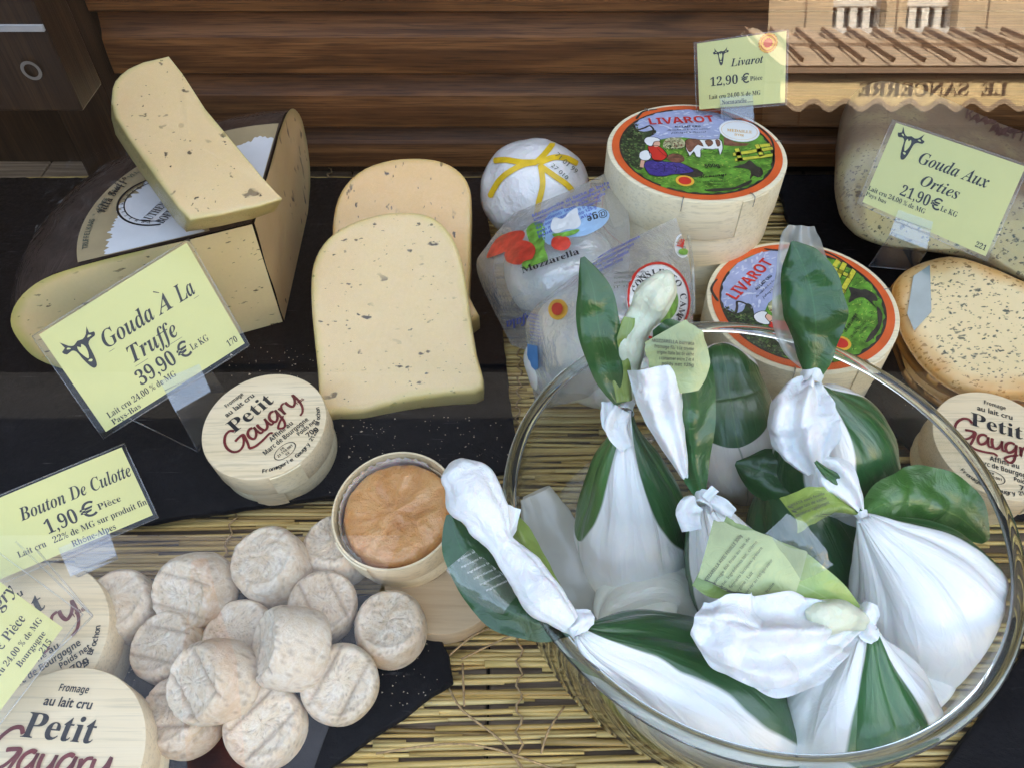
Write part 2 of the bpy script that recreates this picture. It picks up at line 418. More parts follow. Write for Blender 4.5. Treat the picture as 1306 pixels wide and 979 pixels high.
M['bagfilm'] = clear('printed_bag_film', (.96, .97, .98), .1, .10, 1.45, bump=.9, bscale=60, fog=(.86, .87, .87), fogk=.28, fk=1.5)
M['cling'] = clear('cling_film', (.985, .985, .985), .0, .06, 1.45, bump=.9, bscale=110, fk=.45)
M['mozz'] = white_m('mozzarella', (.88, .87, .82), .4, .35, .5)

# ------------------------------------------------------------------ text and flat shapes
_tc = {}
TS = bpy.data.scenes.new('type_setting')     # letters are cut here, then the scene is removed
def sty(s, st):
    tb = {'serif': (0x1D400, 0x1D41A, 0x1D7CE), 'ital': (0x1D434, 0x1D44E, 0), 'bital': (0x1D468, 0x1D482, 0x1D7CE),
          'script': (0x1D4D0, 0x1D4EA, 0x1D7CE), 'bold': (0x1D5D4, 0x1D5EE, 0x1D7EC)}.get(st)
    if not tb: return s
    r = ''
    for ch in s:
        if 'A' <= ch <= 'Z': r += chr(tb[0] + ord(ch) - 65)
        elif 'a' <= ch <= 'z':
            r += chr(tb[1] + ord(ch) - 97) if not (st == 'ital' and ch == 'h') else '\u210e'
        elif '0' <= ch <= '9' and tb[2]: r += chr(tb[2] + ord(ch) - 48)
        else: r += ch
    return r
def text2d(s, st='', off=0.0, shear=0.0):
    """filled text as (verts2d, faces), cap height about .7, starting at x = 0"""
    k = (s, st, off, shear)
    if k in _tc: return _tc[k]
    c = bpy.data.curves.new('lettering', 'FONT'); c.body = sty(s, st); c.size = 1; c.offset = off; c.shear = shear
    c.dimensions = '2D'; c.fill_mode = 'BOTH'; c.resolution_u = 3
    o = bpy.data.objects.new('lettering', c); TS.collection.objects.link(o)
    vl = TS.view_layers[0]; vl.update(); me = bpy.data.meshes.new_from_object(o.evaluated_get(vl.depsgraph))
    v = [(p.co.x, p.co.y) for p in me.vertices]; f = [tuple(p.vertices) for p in me.polygons]
    bpy.data.objects.remove(o); bpy.data.curves.remove(c); bpy.data.meshes.remove(me)
    if v:
        x0 = min(a for a, b in v); v = [(a - x0, b) for a, b in v]
    _tc[k] = (v, f); return _tc[k]
def put(name, vf, fn, mat, parent, label=None):
    v, f = vf
    if not v: return
    o = build(name, [fn(a, b) for a, b in v], f, mat, parent, smooth=False)
    if label: o['label'] = label
    return o
def line(s, x, y, h, fn, mat, parent, st='', off=0.0, shear=0.0, w=None, rot=0.0, align='l', name='lettering'):
    """one line of text: baseline at (x, y), cap height h, optional total width w"""
    v, f = text2d(s, st, off, shear)
    if not v: return
    k = h / .69; wd = max(a for a, b in v); kx = (w / wd) if w else k
    ox = {'l': 0, 'c': -wd * kx / 2, 'r': -wd * kx}[align]
    c_, s_ = math.cos(rot), math.sin(rot)
    vv = []
    for a, b in v:
        a2, b2 = a * kx + ox, b * k
        vv.append((x + a2 * c_ - b2 * s_, y + a2 * s_ + b2 * c_))
    return put(name, (vv, f), fn, mat, parent)
def tri(poly):
    from mathutils.geometry import tessellate_polygon
    return [tuple(t) for t in tessellate_polygon([[Vector((a, b, 0)) for a, b in poly]])]
def poly2d(pts, n=0):
    if n: pts = [p[:2] for p in catmull(pts, n, True)]
    return pts, tri(pts)
def disc2d(cx, cy, rx, ry=None, n=40, rot=0):
    ry = ry or rx
    p = []
    for i in range(n):
        a = rx * math.cos(i * 2 * math.pi / n); b = ry * math.sin(i * 2 * math.pi / n)
        p.append((cx + a * math.cos(rot) - b * math.sin(rot), cy + a * math.sin(rot) + b * math.cos(rot)))
    return p, [tuple(range(n))]
def ring2d(cx, cy, r0, r1, n=64, a0=0, a1=2 * math.pi, wob=0, sq=1.0):
    p = []; m = n if abs(a1 - a0) > 6.28 else n + 1
    for i in range(m):
        a = a0 + (a1 - a0) * i / n
        w = wob * (math.sin(a * 23) + math.sin(a * 41 + 1)) * .5
        for r in (r0 + w, r1): p.append((cx + r * math.cos(a), cy + r * math.sin(a) * sq))
    f = []
    for i in range(n):
        a = 2 * i; b = 2 * ((i + 1) % m); f.append((a, a + 1, b + 1, b))
    return p, f
def stroke2d(pts, w0, w1=None, n=8, nib=None):
    """brush stroke along a smoothed polyline; nib = (angle, contrast)"""
    q = catmull(pts, n); v = []; f = []
    m = len(q)
    for i, p in enumerate(q):
        a = q[max(i - 1, 0)]; b = q[min(i + 1, m - 1)]
        d = Vector((b[0] - a[0], b[1] - a[1])); d.normalize()
        t = i / (m - 1); w = w0 + ((w1 if w1 is not None else w0) - w0) * t
        if len(p) > 2: w = p[2]
        if nib: w *= 1 - nib[1] * abs(d.x * math.cos(nib[0]) + d.y * math.sin(nib[0]))
        if i in (0, m - 1): w *= .45
        v += [(p[0] - d.y * w, p[1] + d.x * w), (p[0] + d.y * w, p[1] - d.x * w)]
        if i: f.append((2 * i - 2, 2 * i - 1, 2 * i + 1, 2 * i))
    return v, f
def join2d(*vf):
    V = []; Fc = []
    for v, f in vf:
        o = len(V); V += list(v); Fc += [tuple(i + o for i in q) for q in f]
    return V, Fc
def xf2d(vf, k, ox, oy, rot=0.0):
    c_, s_ = math.cos(rot), math.sin(rot)
    return [(ox + k * (a * c_ - b * s_), oy + k * (a * s_ + b * c_)) for a, b in vf[0]], vf[1]

def refine(vf, L):
    """split long edges so that a flat print can follow a curved surface"""
    bm = bmesh.new(); vs2 = [bm.verts.new((a, b, 0)) for a, b in vf[0]]
    for f in vf[1]:
        try: bm.faces.new([vs2[i] for i in f])
        except ValueError: pass
    bmesh.ops.triangulate(bm, faces=bm.faces)
    for _ in range(5):
        e = [e for e in bm.edges if e.calc_length() > L]
        if not e: break
        bmesh.ops.subdivide_edges(bm, edges=e, cuts=1); bmesh.ops.triangulate(bm, faces=bm.faces)
    bm.verts.index_update()
    r = [(v.co.x, v.co.y) for v in bm.verts], [tuple(v.index for v in f.verts) for f in bm.faces]
    bm.free(); return r
M['faint'] = plain('faint_scuff', (.05, .05, .055), .7)
def crease(p, s, seed=0.0):
    d = noise.voronoi(Vector(p) * s + Vector((seed * 3.1, seed, 0)))[0]; return d[1] - d[0]
# ------------------------------------------------------------------ the display case
GZ = -1.08
def struct(o): o['kind'] = 'structure'; return o
def sempty(name):
    o = bpy.data.objects.new(name, None); COL.objects.link(o); o['wl'] = [0, 0, 0]; o['kind'] = 'structure'; return o
YW = .637
def zwall(v):
    a = PITCH - math.atan((489.5 - v) / F); return H - YW * math.tan(a)
wall = sempty('back_wall')
edges = [-620, -500, -400, -320, -245, -180, -118, -55, 12, 90, 157, 207]
for k in range(len(edges) - 1):
    z1, z0 = zwall(edges[k]), zwall(edges[k + 1])
    h = z1 - z0; dm = .015
    prof = [(.004, z0 + .0034), (-dm + .002, z0 + .0034), (-dm, z0 + .0052), (-dm * .98, z0 + h * .3), (-dm * .86, z0 + h * .60), (-dm * .80, z0 + h * .66),
            (-dm * .58, z0 + h * .72), (-dm * .35, z0 + h * .86), (-dm * .2, z1 + .002), (.004, z1 + .002)]
    nx = 40; vv = []; x0, x1 = -.335, .75
    for i in range(nx + 1):
        x = x0 + (x1 - x0) * i / nx
        for (dy, z) in prof:
            w = .0006 * nz((x * 4, z * 9, 0), 2, k); vv.append((x, YW + dy + w, z + .0005 * nz((x, z, k), 5)))
    o = build('slat', vv, gridfaces(nx + 1, len(prof)), M['slat'], wall); autosmooth(o, 30)
o = box('backing_board', (-.335, YW + .006, -.03), (.75, YW + .02, .545), M['post'], wall)
tb = sempty('table_top')
xx = -.75
for k in range(10):
    x1 = xx + .148 + .012 * math.sin(k * 3)
    box('plank', (xx + .0008, -.08, -.03), (x1 - .0008, YW + .03, -.007), M['board'], tb, bev=.0012); xx = x1
struct(box('display_plinth', (-.9, -.1, GZ), (.9, -.02, -.032), M['post']))
struct(box('shop_wall', (-9, .80, GZ), (9, 1.10, 8), plain('painted_shopfront', (.05, .035, .03), .5)))  # unseen; made this tall and wide to shade the street from the sun
struct(box('case_top_glass', (-.75, .131, .5465), (.78, .665, .5505), M['pane']))  # unseen top, made of glass to let in more sky light
struct(box('top_rail', (-.75, .10, .545), (.78, .13, .57), M['post']))
struct(box('side_wall', (.752, .02, -.03), (.78, .66, .545), M['post']))
post = struct(box('corner_post', (-.385, .60, -.03), (-.337, .665, .545), M['post'], bev=.002))
lw = sempty('side_panel')
box('dark_panel', (-.62, .02, -.03), (-.605, .80, .545), M['post'], lw)
box('rear_panel', (-.605, .66, -.03), (-.387, .675, .545), M['post'], lw)
# shelf seen past the corner post, with pale strips and a ring
sh = thing('wall_shelf', 'dark shelf edge with pale strip and small ring at the upper left', 'shelf', P(30, 90, .24))
a = P(-60, 50, .24); b = P(62, 52, .24)
box('shelf_board', (a.x, a.y, .20), (b.x, a.y + .03, .262), M['post'], sh, bev=.001)
box('pale_strip', (a.x, a.y - .002, .2445), (b.x, a.y - .0002, .2475), plain('grey_strip', (.35, .35, .36), .5), sh)
c = P(47, 82, .224)
vv, ff = ring2d(0, 0, .0035, .0052, 28)
put('ring', (vv, ff), lambda p, q: Vector((c.x + p, a.y - .0015, .224 + q)), M['steel'], sh)

# window pane: slanted glass between camera and display
TILT = R(19); gn = Vector((0, -math.cos(TILT), math.sin(TILT))); go = CAMP - gn * .08
def gp(x, z): return Vector((x, (.08 + (z - H) * math.sin(TILT)) / math.cos(TILT), z))
vv = []
for off in (0, -.0): 
    vv = [gp(-.9, -.03), gp(.9, -.03), gp(.9, .56), gp(-.9, .56)]
pane = build('window_pane', vv, [(0, 1, 2, 3)], M['pane'], None, smooth=False); struct(pane)

# ------------------------------------------------------------------ the street behind the camera, seen in the glass
def RF(u, v, yp):
    X = (u - 653) / F; Y = (489.5 - v) / F
    d = Vector((X, cp + Y * sp, -sp + Y * cp)); k = (go - CAMP).dot(gn) / d.dot(gn)
    q = CAMP + d * k; r = d - gn * (2 * d.dot(gn)); t = (yp - q.y) / r.y
    return q + r * t
street = struct(box('pavement', (-14, -14, GZ - .2), (14, .4, GZ), plain('asphalt', (.028, .028, .03), .8, .2, 3, .3, 40, Specular_IOR_Level=.1)))
YF = -8.0; YA = -6.6
stone = NT('limestone'); co = stone.co()
bk = stone.n('TexBrick'); bk.inputs['Scale'].default_value = 1; bk.inputs['Brick Width'].default_value = .9; bk.inputs['Row Height'].default_value = .42
bk.inputs['Mortar Size'].default_value = .012; bk.inputs['Color1'].default_value = (.62, .52, .40, 1); bk.inputs['Color2'].default_value = (.56, .46, .35, 1); bk.inputs['Mortar'].default_value = (.25, .2, .16, 1)
mp = stone.n('Mapping'); mp.inputs['Rotation'].default_value = (R(90), 0, 0); stone.l(co, mp.inputs[0]); stone.l(mp.outputs[0], bk.inputs['Vector'])
stone.l(bk.outputs[0], stone.b.inputs['Base Color']); stone.set(Roughness=.85)
xl = RF(978, 60, YF).x
va = RF(1190, 100, YA).z; vb = RF(1190, 126, YA).z
fb = thing('facade', 'pale stone building with tall windows, mirrored at the upper right of the glass', 'building', (2, YF, GZ))
# wall in pieces round the window openings
wins = [(RF(1062, 20, YF).x, RF(1130, 20, YF).x), (RF(1156, 20, YF).x, RF(1222, 20, YF).x)]
wz0 = RF(1100, 38, YF).z; wz1 = wz0 + 2.0
xs = [xl, wins[0][0], wins[0][1], wins[1][0], wins[1][1], xl + 9]
box('wall', (xs[0], YF - .4, GZ), (xs[-1], YF, wz0), stone.m, fb)
box('wall', (xs[0], YF - .4, wz1), (xs[-1], YF, 4.2), stone.m, fb)
for i in (0, 2, 4): box('wall', (xs[i], YF - .401, wz0 + .001), (xs[i + 1], YF - .001, wz1 - .001), stone.m, fb)
wf = plain('white_window_paint', (.75, .76, .78), .4); wg = plain('window_dark_pane', (.16, .19, .22), .08)
box('cafe_shade_panel', (xl, YF - .01, GZ + .002), (xl + 8.9, YF + .03, vb - .05), plain('cafe_shade_black', (.012, .009, .008), .7, Specular_IOR_Level=.05), fb)  # near-black sheet: the dark of the unlit café inside, put into colour
for a_, b_ in wins:
    f = build('window', [(a_, YF - .2, wz0), (b_, YF - .2, wz0), (b_, YF - .2, wz1), (a_, YF - .2, wz1)], [(3, 2, 1, 0)], wg, fb, smooth=False)
    n3 = 4
    for i in range(n3 + 1):
        x = a_ + (b_ - a_) * i / n3; box('frame', (x - .035, YF - .19, wz0), (x + .035, YF - .14, wz1), wf, f)
    box('frame', (a_, YF - .18, wz0 + .25), (b_, YF - .13, wz0 + .31), wf, f)
    box('sill', (a_ - .05, YF - .1, wz0 - .06), (b_ + .05, YF + .06, wz0 + .002), wf, f)
aw = thing('awning', 'cream awning with scalloped edge and dark letters, mirrored in the glass', 'awning', (2, YA, 1.5))
canvas = plain('cream_canvas', (.80, .64, .38), .8); dkm = plain('dark_awning_frame', (.26, .19, .15), .6); canv2 = plain('grey_beige_canvas', (.38, .31, .25), .85)
ax0, ax1 = RF(996, 110, YA).x, xl + 9
n = 160; vv = []; ff = []
sc_w = (RF(1218, 128, YA).x - RF(1135, 128, YA).x) / 2.05
for i in range(n + 1):
    x = ax0 + (6.5) * i / n; vv += [(x, YA, va), (x, YA, vb - .03 - .035 * math.cos(x / sc_w * 2 * math.pi)), (x, YA - .012, va), (x, YA - .012, vb - .03 - .035 * math.cos(x / sc_w * 2 * math.pi))]
for i in range(n):
    a_ = 4 * i; b_ = a_ + 4; ff += [(a_, b_, b_ + 1, a_ + 1), (a_ + 2, a_ + 3, b_ + 3, b_ + 2), (a_ + 1, b_ + 1, b_ + 3, a_ + 3)]
build('valance', vv, ff, canvas, aw, smooth=False)
vv = []
for i in range(n + 1):
    x = ax0 + 6.5 * i / n; c_ = .035 * math.cos(x / sc_w * 2 * math.pi); vv += [(x, YA + .006, vb - .03 - c_), (x, YA + .006, vb - .075 - c_)]
build('edging', vv, gridfaces(n + 1, 2), canv2, aw, smooth=False)
box('front_bar', (ax0, YA - .03, va + .03), (ax0 + 6.5, YA + .05, RF(1190, 88, YA).z), dkm, aw)
zt = RF(1190, 36, YF + .1).z; zm = RF(1190, 84, YA).z
vv = []; m_ = 26
for i in range(m_ * 6 + 1):
    x = ax0 + 6.5 * i / (m_ * 6); s_ = .06 * abs(math.sin(i * math.pi / 6))
    vv += [(x, YA, zm), (x, YF + .1, zt - .06 + s_)]
build('canopy', vv, gridfaces(m_ * 6 + 1, 2), canv2, aw, smooth=False)
for i in range(m_ + 1):
    x = ax0 + 6.5 * i / m_
    b0 = Vector((x - .1, YA + .03, zm + .02)); b1 = Vector((x + .03, YF + .13, zt - .03))
    w = Vector((.009, 0, 0)); up = Vector((0, .03, .03))
    build('rafter', [b0 - w, b0 + w, b0 + w + up, b0 - w + up, b1 - w, b1 + w, b1 + w + up, b1 - w + up],
          [(0, 1, 2, 3), (4, 7, 6, 5), (0, 4, 5, 1), (1, 5, 6, 2), (2, 6, 7, 3), (3, 7, 4, 0)], dkm, aw, smooth=False)
zmid = RF(1190, 62, YA - .7).z
box('cross_bar', (ax0, YA - .72, zmid - .02), (ax0 + 6.5, YA - .62, zmid + .03), dkm, aw)
# the sign letters face the shop (+y), so the glass mirrors them
def sgn(a_, b_): return Vector((sx0 - a_, YA + .008, va - .02 - b_))
v, f = text2d('LE  SANCERRE', 'serif'); wd = max(p[0] for p in v)
xa = RF(1285, 112, YA).x; xb = RF(1095, 112, YA).x; kx = (xa - xb) / wd
ky = abs(va - vb) * .62 / .7
tx = [Vector((xa - p[0] * kx, YA + .008, vb + abs(va - vb) * .17 + p[1] * ky)) for p in v]
build('lettering', tx, f, plain('sign_letters', (.07, .045, .025), .6), aw, smooth=False)
# added near-black block, stands in for the photographer's dark shape in the glass
dk = plain('stand_in_black', (.010, .008, .007), .75, Specular_IOR_Level=.05)
nb = thing('added_dark_block', 'near-black block added as stand-in for the photographer who darkens the mirrored street', 'building', (-3, YF, GZ))
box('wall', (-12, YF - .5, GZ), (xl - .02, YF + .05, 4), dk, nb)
for i in range(3): box('dark_block_slab', (-4.2 + i * 2.4, YF + .05, GZ + .1), (-2.4 + i * 2.4, YF + .10, GZ + 2.6), plain('dark_block_brown', (.012, .008, .006), .7, Specular_IOR_Level=.05), nb)

# ------------------------------------------------------------------ slates and reed mat
def slab_world(name, pts, z0, z1, mat, label, cat, group=None, chip=.0012):
    """slate with split, uneven edge"""
    q = []
    m = len(pts)
    for i in range(m):
        a_ = pts[i]; b_ = pts[(i + 1) % m]; L = (b_ - a_).length; n_ = max(2, int(L / .006))
        for k in range(n_):
            p = a_.lerp(b_, k / n_); q.append(Vector((p.x + chip * nz(p, 120, 1), p.y + chip * nz(p, 120, 2), 0)))
    n_ = len(q); c_ = sum(q, Vector()) / n_
    vv = []
    for ins, z in ((.0012, z0), (0, z0 + .001), (-.0004, (z0 + z1) / 2), (.0002, z1 - .0008), (.0016, z1)):
        for p in q:
            d = (c_ - p).normalized(); r = p + d * (ins + .0006 * nz(p * 1, 200, z * 50)); vv.append((r.x, r.y, z))
    ff = gridfaces(5, n_, True) + [tuple(4 * n_ + i for i in range(n_))]
    o = build(name, vv, ff, mat, None); autosmooth(o, 40)
    return tag(o, label, cat, group)
zs = .0105
slab_world('slate_board', [P(*p, zs) for p in ((661, 597), (641, 430), (616, 226), (-330, 226), (-330, 760), (0, 690), (270, 652))], .0045, zs, M['slate'],
           'large black slate under the truffle gouda and the two upright gouda slices', 'slate board', 'slate boards')
slab_world('slate_board', [P(*p, zs) for p in ((85, 752), (545, 757), (571, 835), (578, 868), (330, 1040), (-300, 1140), (-300, 770))], .0045, zs, M['slate'],
           'small black slate with clipped corner under the heap of little round goat cheeses', 'slate board', 'slate boards')
slab_world('slate_board', [P(*p, zs) for p in ((990, 222), (1500, 222), (1700, 700), (1262, 652), (1060, 480))], .0045, zs, M['slate'],
           'black slate under the nettle gouda wheel at the right', 'slate board', 'slate boards')
slab_world('slate_board', [P(*p, .004) for p in ((1330, 800), (1600, 830), (1600, 1100), (1180, 1010))], -.0065, .004, M['slate'],
           'dark slate corner beside the glass bowl in the bottom right corner', 'slate board', 'slate boards')
mat_o = thing('reed_mat', 'straw coloured reed mat tied with twine under the slates and the bowl', 'mat', (0, .3, -.005))
def reedmesh(seed, L, r):
    rr = random.Random(seed); n_ = 5; vv = []
    ph = rr.random() * 6; bend = rr.uniform(-.0012, .0012); bz = rr.uniform(0, .0008)
    for i in range(n_ + 1):
        t = i / n_; x = (t - .5) * L; ra = r * (1 - .35 * t) * (1 + .12 * rr.uniform(-1, 1)); fl = rr.uniform(.6, 1)
        yy = bend * math.sin(t * 3.1 + ph) ; zz = bz * math.sin(t * 5 + ph)
        for j in range(5):
            a_ = j * 2 * math.pi / 5 + ph; vv.append((x, yy + ra * math.cos(a_), zz + ra * fl * math.sin(a_)))
    ff = gridfaces(n_ + 1, 5, True) + [tuple(range(4, -1, -1)), tuple(n_ * 5 + j for j in range(5))]
    return vv, ff
protos = []
for k in range(12):
    L = (.16, .11, .21, .08, .13, .18)[k % 6]; r = (.0017, .0021, .0014, .0025, .0019, .0015)[(k * 5) % 6]
    vv, ff = reedmesh(k, L, r); me = bpy.data.meshes.new('reed'); me.from_pydata(vv, [], ff)
    me.polygons.foreach_set('use_smooth', [True] * len(me.polygons)); me.materials.append(M['reed']); protos.append((me, L, vv, ff))
rr = random.Random(3); spots = []
y = .075
while y < YW - .01:
    x = -.52 + rr.uniform(0, .12)
    while x < .20:
        k = rr.randrange(12); L = protos[k][1]
        spots.append((x + L / 2, y + rr.uniform(-.001, .001), -.0035 + rr.uniform(-.001, .0022), k, rr.gauss(0, .012) + .02 * math.sin(x * 9 + y * 20)))
        x += L * rr.uniform(.72, .98)
    y += .0029
def seen(s):
    x, y_ = s[0], s[1]; d = y_ * cp + (H) * sp; u = 653 + F * x / d; v = 489.5 - F * (y_ * sp - H * cp) / d
    vis = 0
    if -20 < u < 700 and 640 < v < 1010: vis = 2
    if 560 < u < 700 and 390 < v < 640: vis = 2
    if 640 < u < 1000 and 500 < v < 1010: vis = 1
    inner = (60 < u < 400 and v > 780)
    if inner: vis = 0
    return vis, v
spots.sort(key=lambda s: (-seen(s)[0], -seen(s)[1]))
restv = []; restf = []; resta = []
for i, (x, y_, z, k, a_) in enumerate(spots):
    me, L, vv, ff = protos[k]
    if i < 290:
        o = bpy.data.objects.new('reed', me); COL.objects.link(o); o.parent = mat_o
        o.location = Vector((x, y_, z)) - W(mat_o); o.rotation_euler = (rr.uniform(0, 3) * 0, rr.gauss(0, .008), a_)
    else:
        off = len(restv); ca, sa = math.cos(a_), math.sin(a_); rv = rr.random()
        restv += [(x + p[0] * ca - p[1] * sa, y_ + p[0] * sa + p[1] * ca, z + p[2]) for p in vv]; resta += [rv] * len(vv)
        restf += [tuple(q + off for q in f) for f in ff]
o = build('reed_layer', restv, restf, M['reed'], mat_o, attr={'rnd': resta}); o['kind'] = 'stuff'
for u0 in (290, 662, 1020):      # twine rows that bind the reeds
    pts = []
    p0 = P(u0, 690 if u0 != 662 else 900, 0)
    x = p0.x
    for i in range(170):
        yy = .08 + i * .0033; pts.append((x + .002 * math.sin(i * 1.7) + .006 * nz((0, yy, u0), 9), yy, .0005 + .0016 * math.sin(i * 2.1)))
    vv = []
    for i, p in enumerate(pts):
        for j in range(5):
            a_ = j * 2 * math.pi / 5; vv.append((p[0] + .0007 * math.cos(a_), p[1], p[2] + .0007 * math.sin(a_)))
    build('twine', vv, gridfaces(len(pts), 5, True), M['twine'], mat_o)
# loose bent straws lying on the mat
def tube(name, pts, r, mat, parent=None, n=4, sides=6, taper=0):
    q = catmull([tuple(p) for p in pts], n); vv = []
    for i, p in enumerate(q):
        a_ = Vector(q[max(i - 1, 0)][:3]); b_ = Vector(q[min(i + 1, len(q) - 1)][:3]); t = (b_ - a_).normalized()
        s_ = t.cross(Vector((0, 0, 1))); s_ = s_.normalized() if s_.length > .01 else Vector((1, 0, 0)); w_ = s_.cross(t)
        rad = r * (1 - taper * i / len(q))
        for j in range(sides):
            a2 = j * 2 * math.pi / sides; vv.append(Vector(p[:3]) + s_ * rad * math.cos(a2) + w_ * rad * math.sin(a2))
    ff = gridfaces(len(q), sides, True) + [tuple(range(sides - 1, -1, -1)), tuple((len(q) - 1) * sides + j for j in range(sides))]
    return build(name, vv, ff, mat, parent)
for k, pp in enumerate([[(572, 875), (590, 905), (640, 945), (672, 990)], [(588, 840), (640, 815), (700, 790)], [(570, 838), (600, 812), (625, 800)], [(590, 845), (592, 900)],
                        [(690, 960), (700, 930), (720, 900)], [(240, 712), (300, 722), (330, 718)], [(480, 960), (600, 948), (720, 985)]]):
    tube('loose_straw', [P(u, v, .004 + .004 * (i % 2)) for i, (u, v) in enumerate(pp)], .0006, M['twine'], mat_o)
# post and pale slab added for the streak and veil mirrored at lower left
p0 = RF(236, 900, -1.0); p1 = RF(304, 900, -1.0)
op = thing('added_streak_post', 'orange red post added to mirror as a faint vertical streak over the goat cheeses', 'post', ((p0.x + p1.x) / 2, -1.0, GZ))
opm = plain('orange_paint', (.85, .16, .06), .6)
w2 = (p1.x - p0.x) / 2; vv = []
for i in range(25):
    a_ = i * math.pi / 12
    for r_, z_ in ((w2 * 1.1, GZ), (w2, RF(270, 850, -1.0).z), (w2 * .55, RF(270, 780, -1.0).z), (w2 * .28, RF(270, 715, -1.0).z)): vv.append((op['wl'][0] + r_ * math.cos(a_), -1.0 + r_ * math.sin(a_), z_))
build('shaft', vv, gridfaces(25, 4), opm, op); build('cap', [(op['wl'][0] + w2 * .28 * math.cos(i * .2618), -1.0 + w2 * .28 * math.sin(i * .2618), RF(270, 715, -1.0).z) for i in range(24)], [tuple(range(24))], opm, op)
struct(box('added_veil_slab', (-3.2, -3.4, GZ + .001), (p0.x - .005, -.12, GZ + .006), plain('veil_slab_pale', (.34, .36, .40), .8, .15, 4)))  # added pale slab; its mirror image gives the bluish veil
# ------------------------------------------------------------------ cheese slabs from outlines
def slab(name, outline, o, n, thick, mat, parent=None, bev=.004, smoothn=0, bot=1.0, noise_=.0006, back=None, edge_w=.012):
    """solid plate: outline in target pixels on the plane (o, n), given real thickness and rounded edges"""
    n = Vector(n).normalized(); pts = [Pp(u, v, o, n) for u, v in outline]
    if smoothn: pts = [Vector(p) for p in catmull([tuple(p) for p in pts], smoothn, True)]
    # resample evenly
    q = []
    for i in range(len(pts)):
        a_ = pts[i]; b_ = pts[(i + 1) % len(pts)]; m = max(1, int((b_ - a_).length / .004))
        for k in range(m): q.append(a_.lerp(b_, k / m))
    pts = q; m = len(pts); c_ = sum(pts, Vector()) / m
    back = Vector(back) if back is not None else -n
    rings = [(0.0, 1.0)]
    prof = []       # (inset, depth, edge)
    for k in range(4):
        a_ = k / 4 * math.pi / 2; prof.append((bev * (1 - math.sin(a_)) * bot, thick - bev + bev * math.cos(a_) if k == 0 else thick - bev + bev * math.cos(a_), 1.0))
    prof += [(0, thick * .6, 1.0), (0, thick * .3, 1.0)]
    for k in range(5):
        a_ = k / 4 * math.pi / 2; prof.append((bev * (1 - math.cos(a_)), bev * (1 - math.sin(a_)), 1.0 - .25 * k / 4))
    for ins in (.25, .5, .75, 1.0): prof.append((bev + edge_w * ins, 0, .75 - .75 * ins))
    vv = []; ed = []
    for ins, dp, e in prof:
        for p in pts:
            d = (c_ - p); L = d.length; w = p + d / L * min(ins, L * .8) + back * dp
            vv.append(w + n * noise_ * nz(w, 60)); ed.append(e)
    last = [vv[(len(prof) - 1) * m + i] for i in range(m)]
    nr = len(prof)
    for s_ in (.7, .4, .15):
        for p in last:
            w = c_ + (p - c_) * s_; vv.append(w + n * noise_ * 1.5 * nz(w, 40)); ed.append(0); 
        nr += 1
    vv.append(c_); ed.append(0)
    ff = gridfaces(nr, m, True)
    b_ = (nr - 1) * m; ff += [(b_ + i, b_ + (i + 1) % m, len(vv) - 1) for i in range(m)]
    ff.append(tuple(range(m - 1, -1, -1)))
    ob = build(name, vv, ff, mat, parent, attr={'edge': ed})
    bm = bmesh.new(); bm.from_mesh(ob.data); bmesh.ops.recalc_face_normals(bm, faces=bm.faces); bm.to_mesh(ob.data); bm.free()
    return ob
FK = dict(strength=.8, rough=.12, scale=60, weight=.3)
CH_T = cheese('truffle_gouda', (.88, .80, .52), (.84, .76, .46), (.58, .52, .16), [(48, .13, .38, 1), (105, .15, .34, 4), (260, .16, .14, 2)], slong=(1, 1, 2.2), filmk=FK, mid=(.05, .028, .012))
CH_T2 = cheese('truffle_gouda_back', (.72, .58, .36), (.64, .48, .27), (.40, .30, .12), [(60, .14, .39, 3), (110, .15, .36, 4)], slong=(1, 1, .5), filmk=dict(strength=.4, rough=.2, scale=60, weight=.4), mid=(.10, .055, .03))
CH_P = cheese('truffle_gouda_wedge', (.82, .68, .43), (.80, .66, .40), (.62, .52, .22), [(50, .13, .38, 8), (110, .15, .34, 6), (300, .16, .14, 2)], slong=(1, 1, 2.0), filmk=FK, mid=(.04, .02, .01))
CH_S = cheese('gouda_slice', (.86, .70, .43), (.86, .72, .42), (.70, .56, .18), [(50, .135, .38, 12.3), (110, .15, .34, 5), (300, .16, .14, 2)], slong=(1, 2.0, 1), filmk=FK, mid=(.03, .018, .01), rimw=.8)
CH_S2 = cheese('gouda_slice_rear', (.82, .58, .28), (.84, .60, .32), (.64, .43, .14), [(48, .14, .36, 22), (110, .15, .3, 6)], slong=(2.0, 1, 1), filmk=FK, mid=(.06, .04, .03), rimw=.8)
CH_O = cheese('nettle_gouda', (.58, .58, .32), (.50, .50, .27), (.22, .14, .09), [(85, .15, .8, 2), (160, .19, .75, 6), (300, .22, .6, 9)], slong=(1, 1.8, 1), filmk=FK, mid=(.035, .045, .025))  # the wheel's shade is put into its colour, darker than the piece
CH_O2 = cheese('nettle_gouda_piece', (.80, .72, .46), (.74, .64, .38), (.62, .27, .05), [(95, .15, .75, 5), (170, .19, .7, 3), (300, .22, .5, 9)], slong=(1, 1.8, 1), filmk=FK, mid=(.04, .05, .03))
def rind_m(name, c, c2, k=.9):
    t = NT(name); co = t.co(); n_ = t.noise(co, 60, 6, .7); t.l(t.ramp(n_, [(.3, c), (.7, c2)]), t.b.inputs['Base Color'])
    t.set(Roughness=.5); t.bump(n_, .5, .001); film(t, 1.0, .07, 55, k, .003); return t.m
RIND = rind_m('dark_wax_rind', (.020, .013, .012), (.075, .050, .042))
RIND2 = rind_m('brown_rind', (.16, .10, .07), (.26, .18, .13))

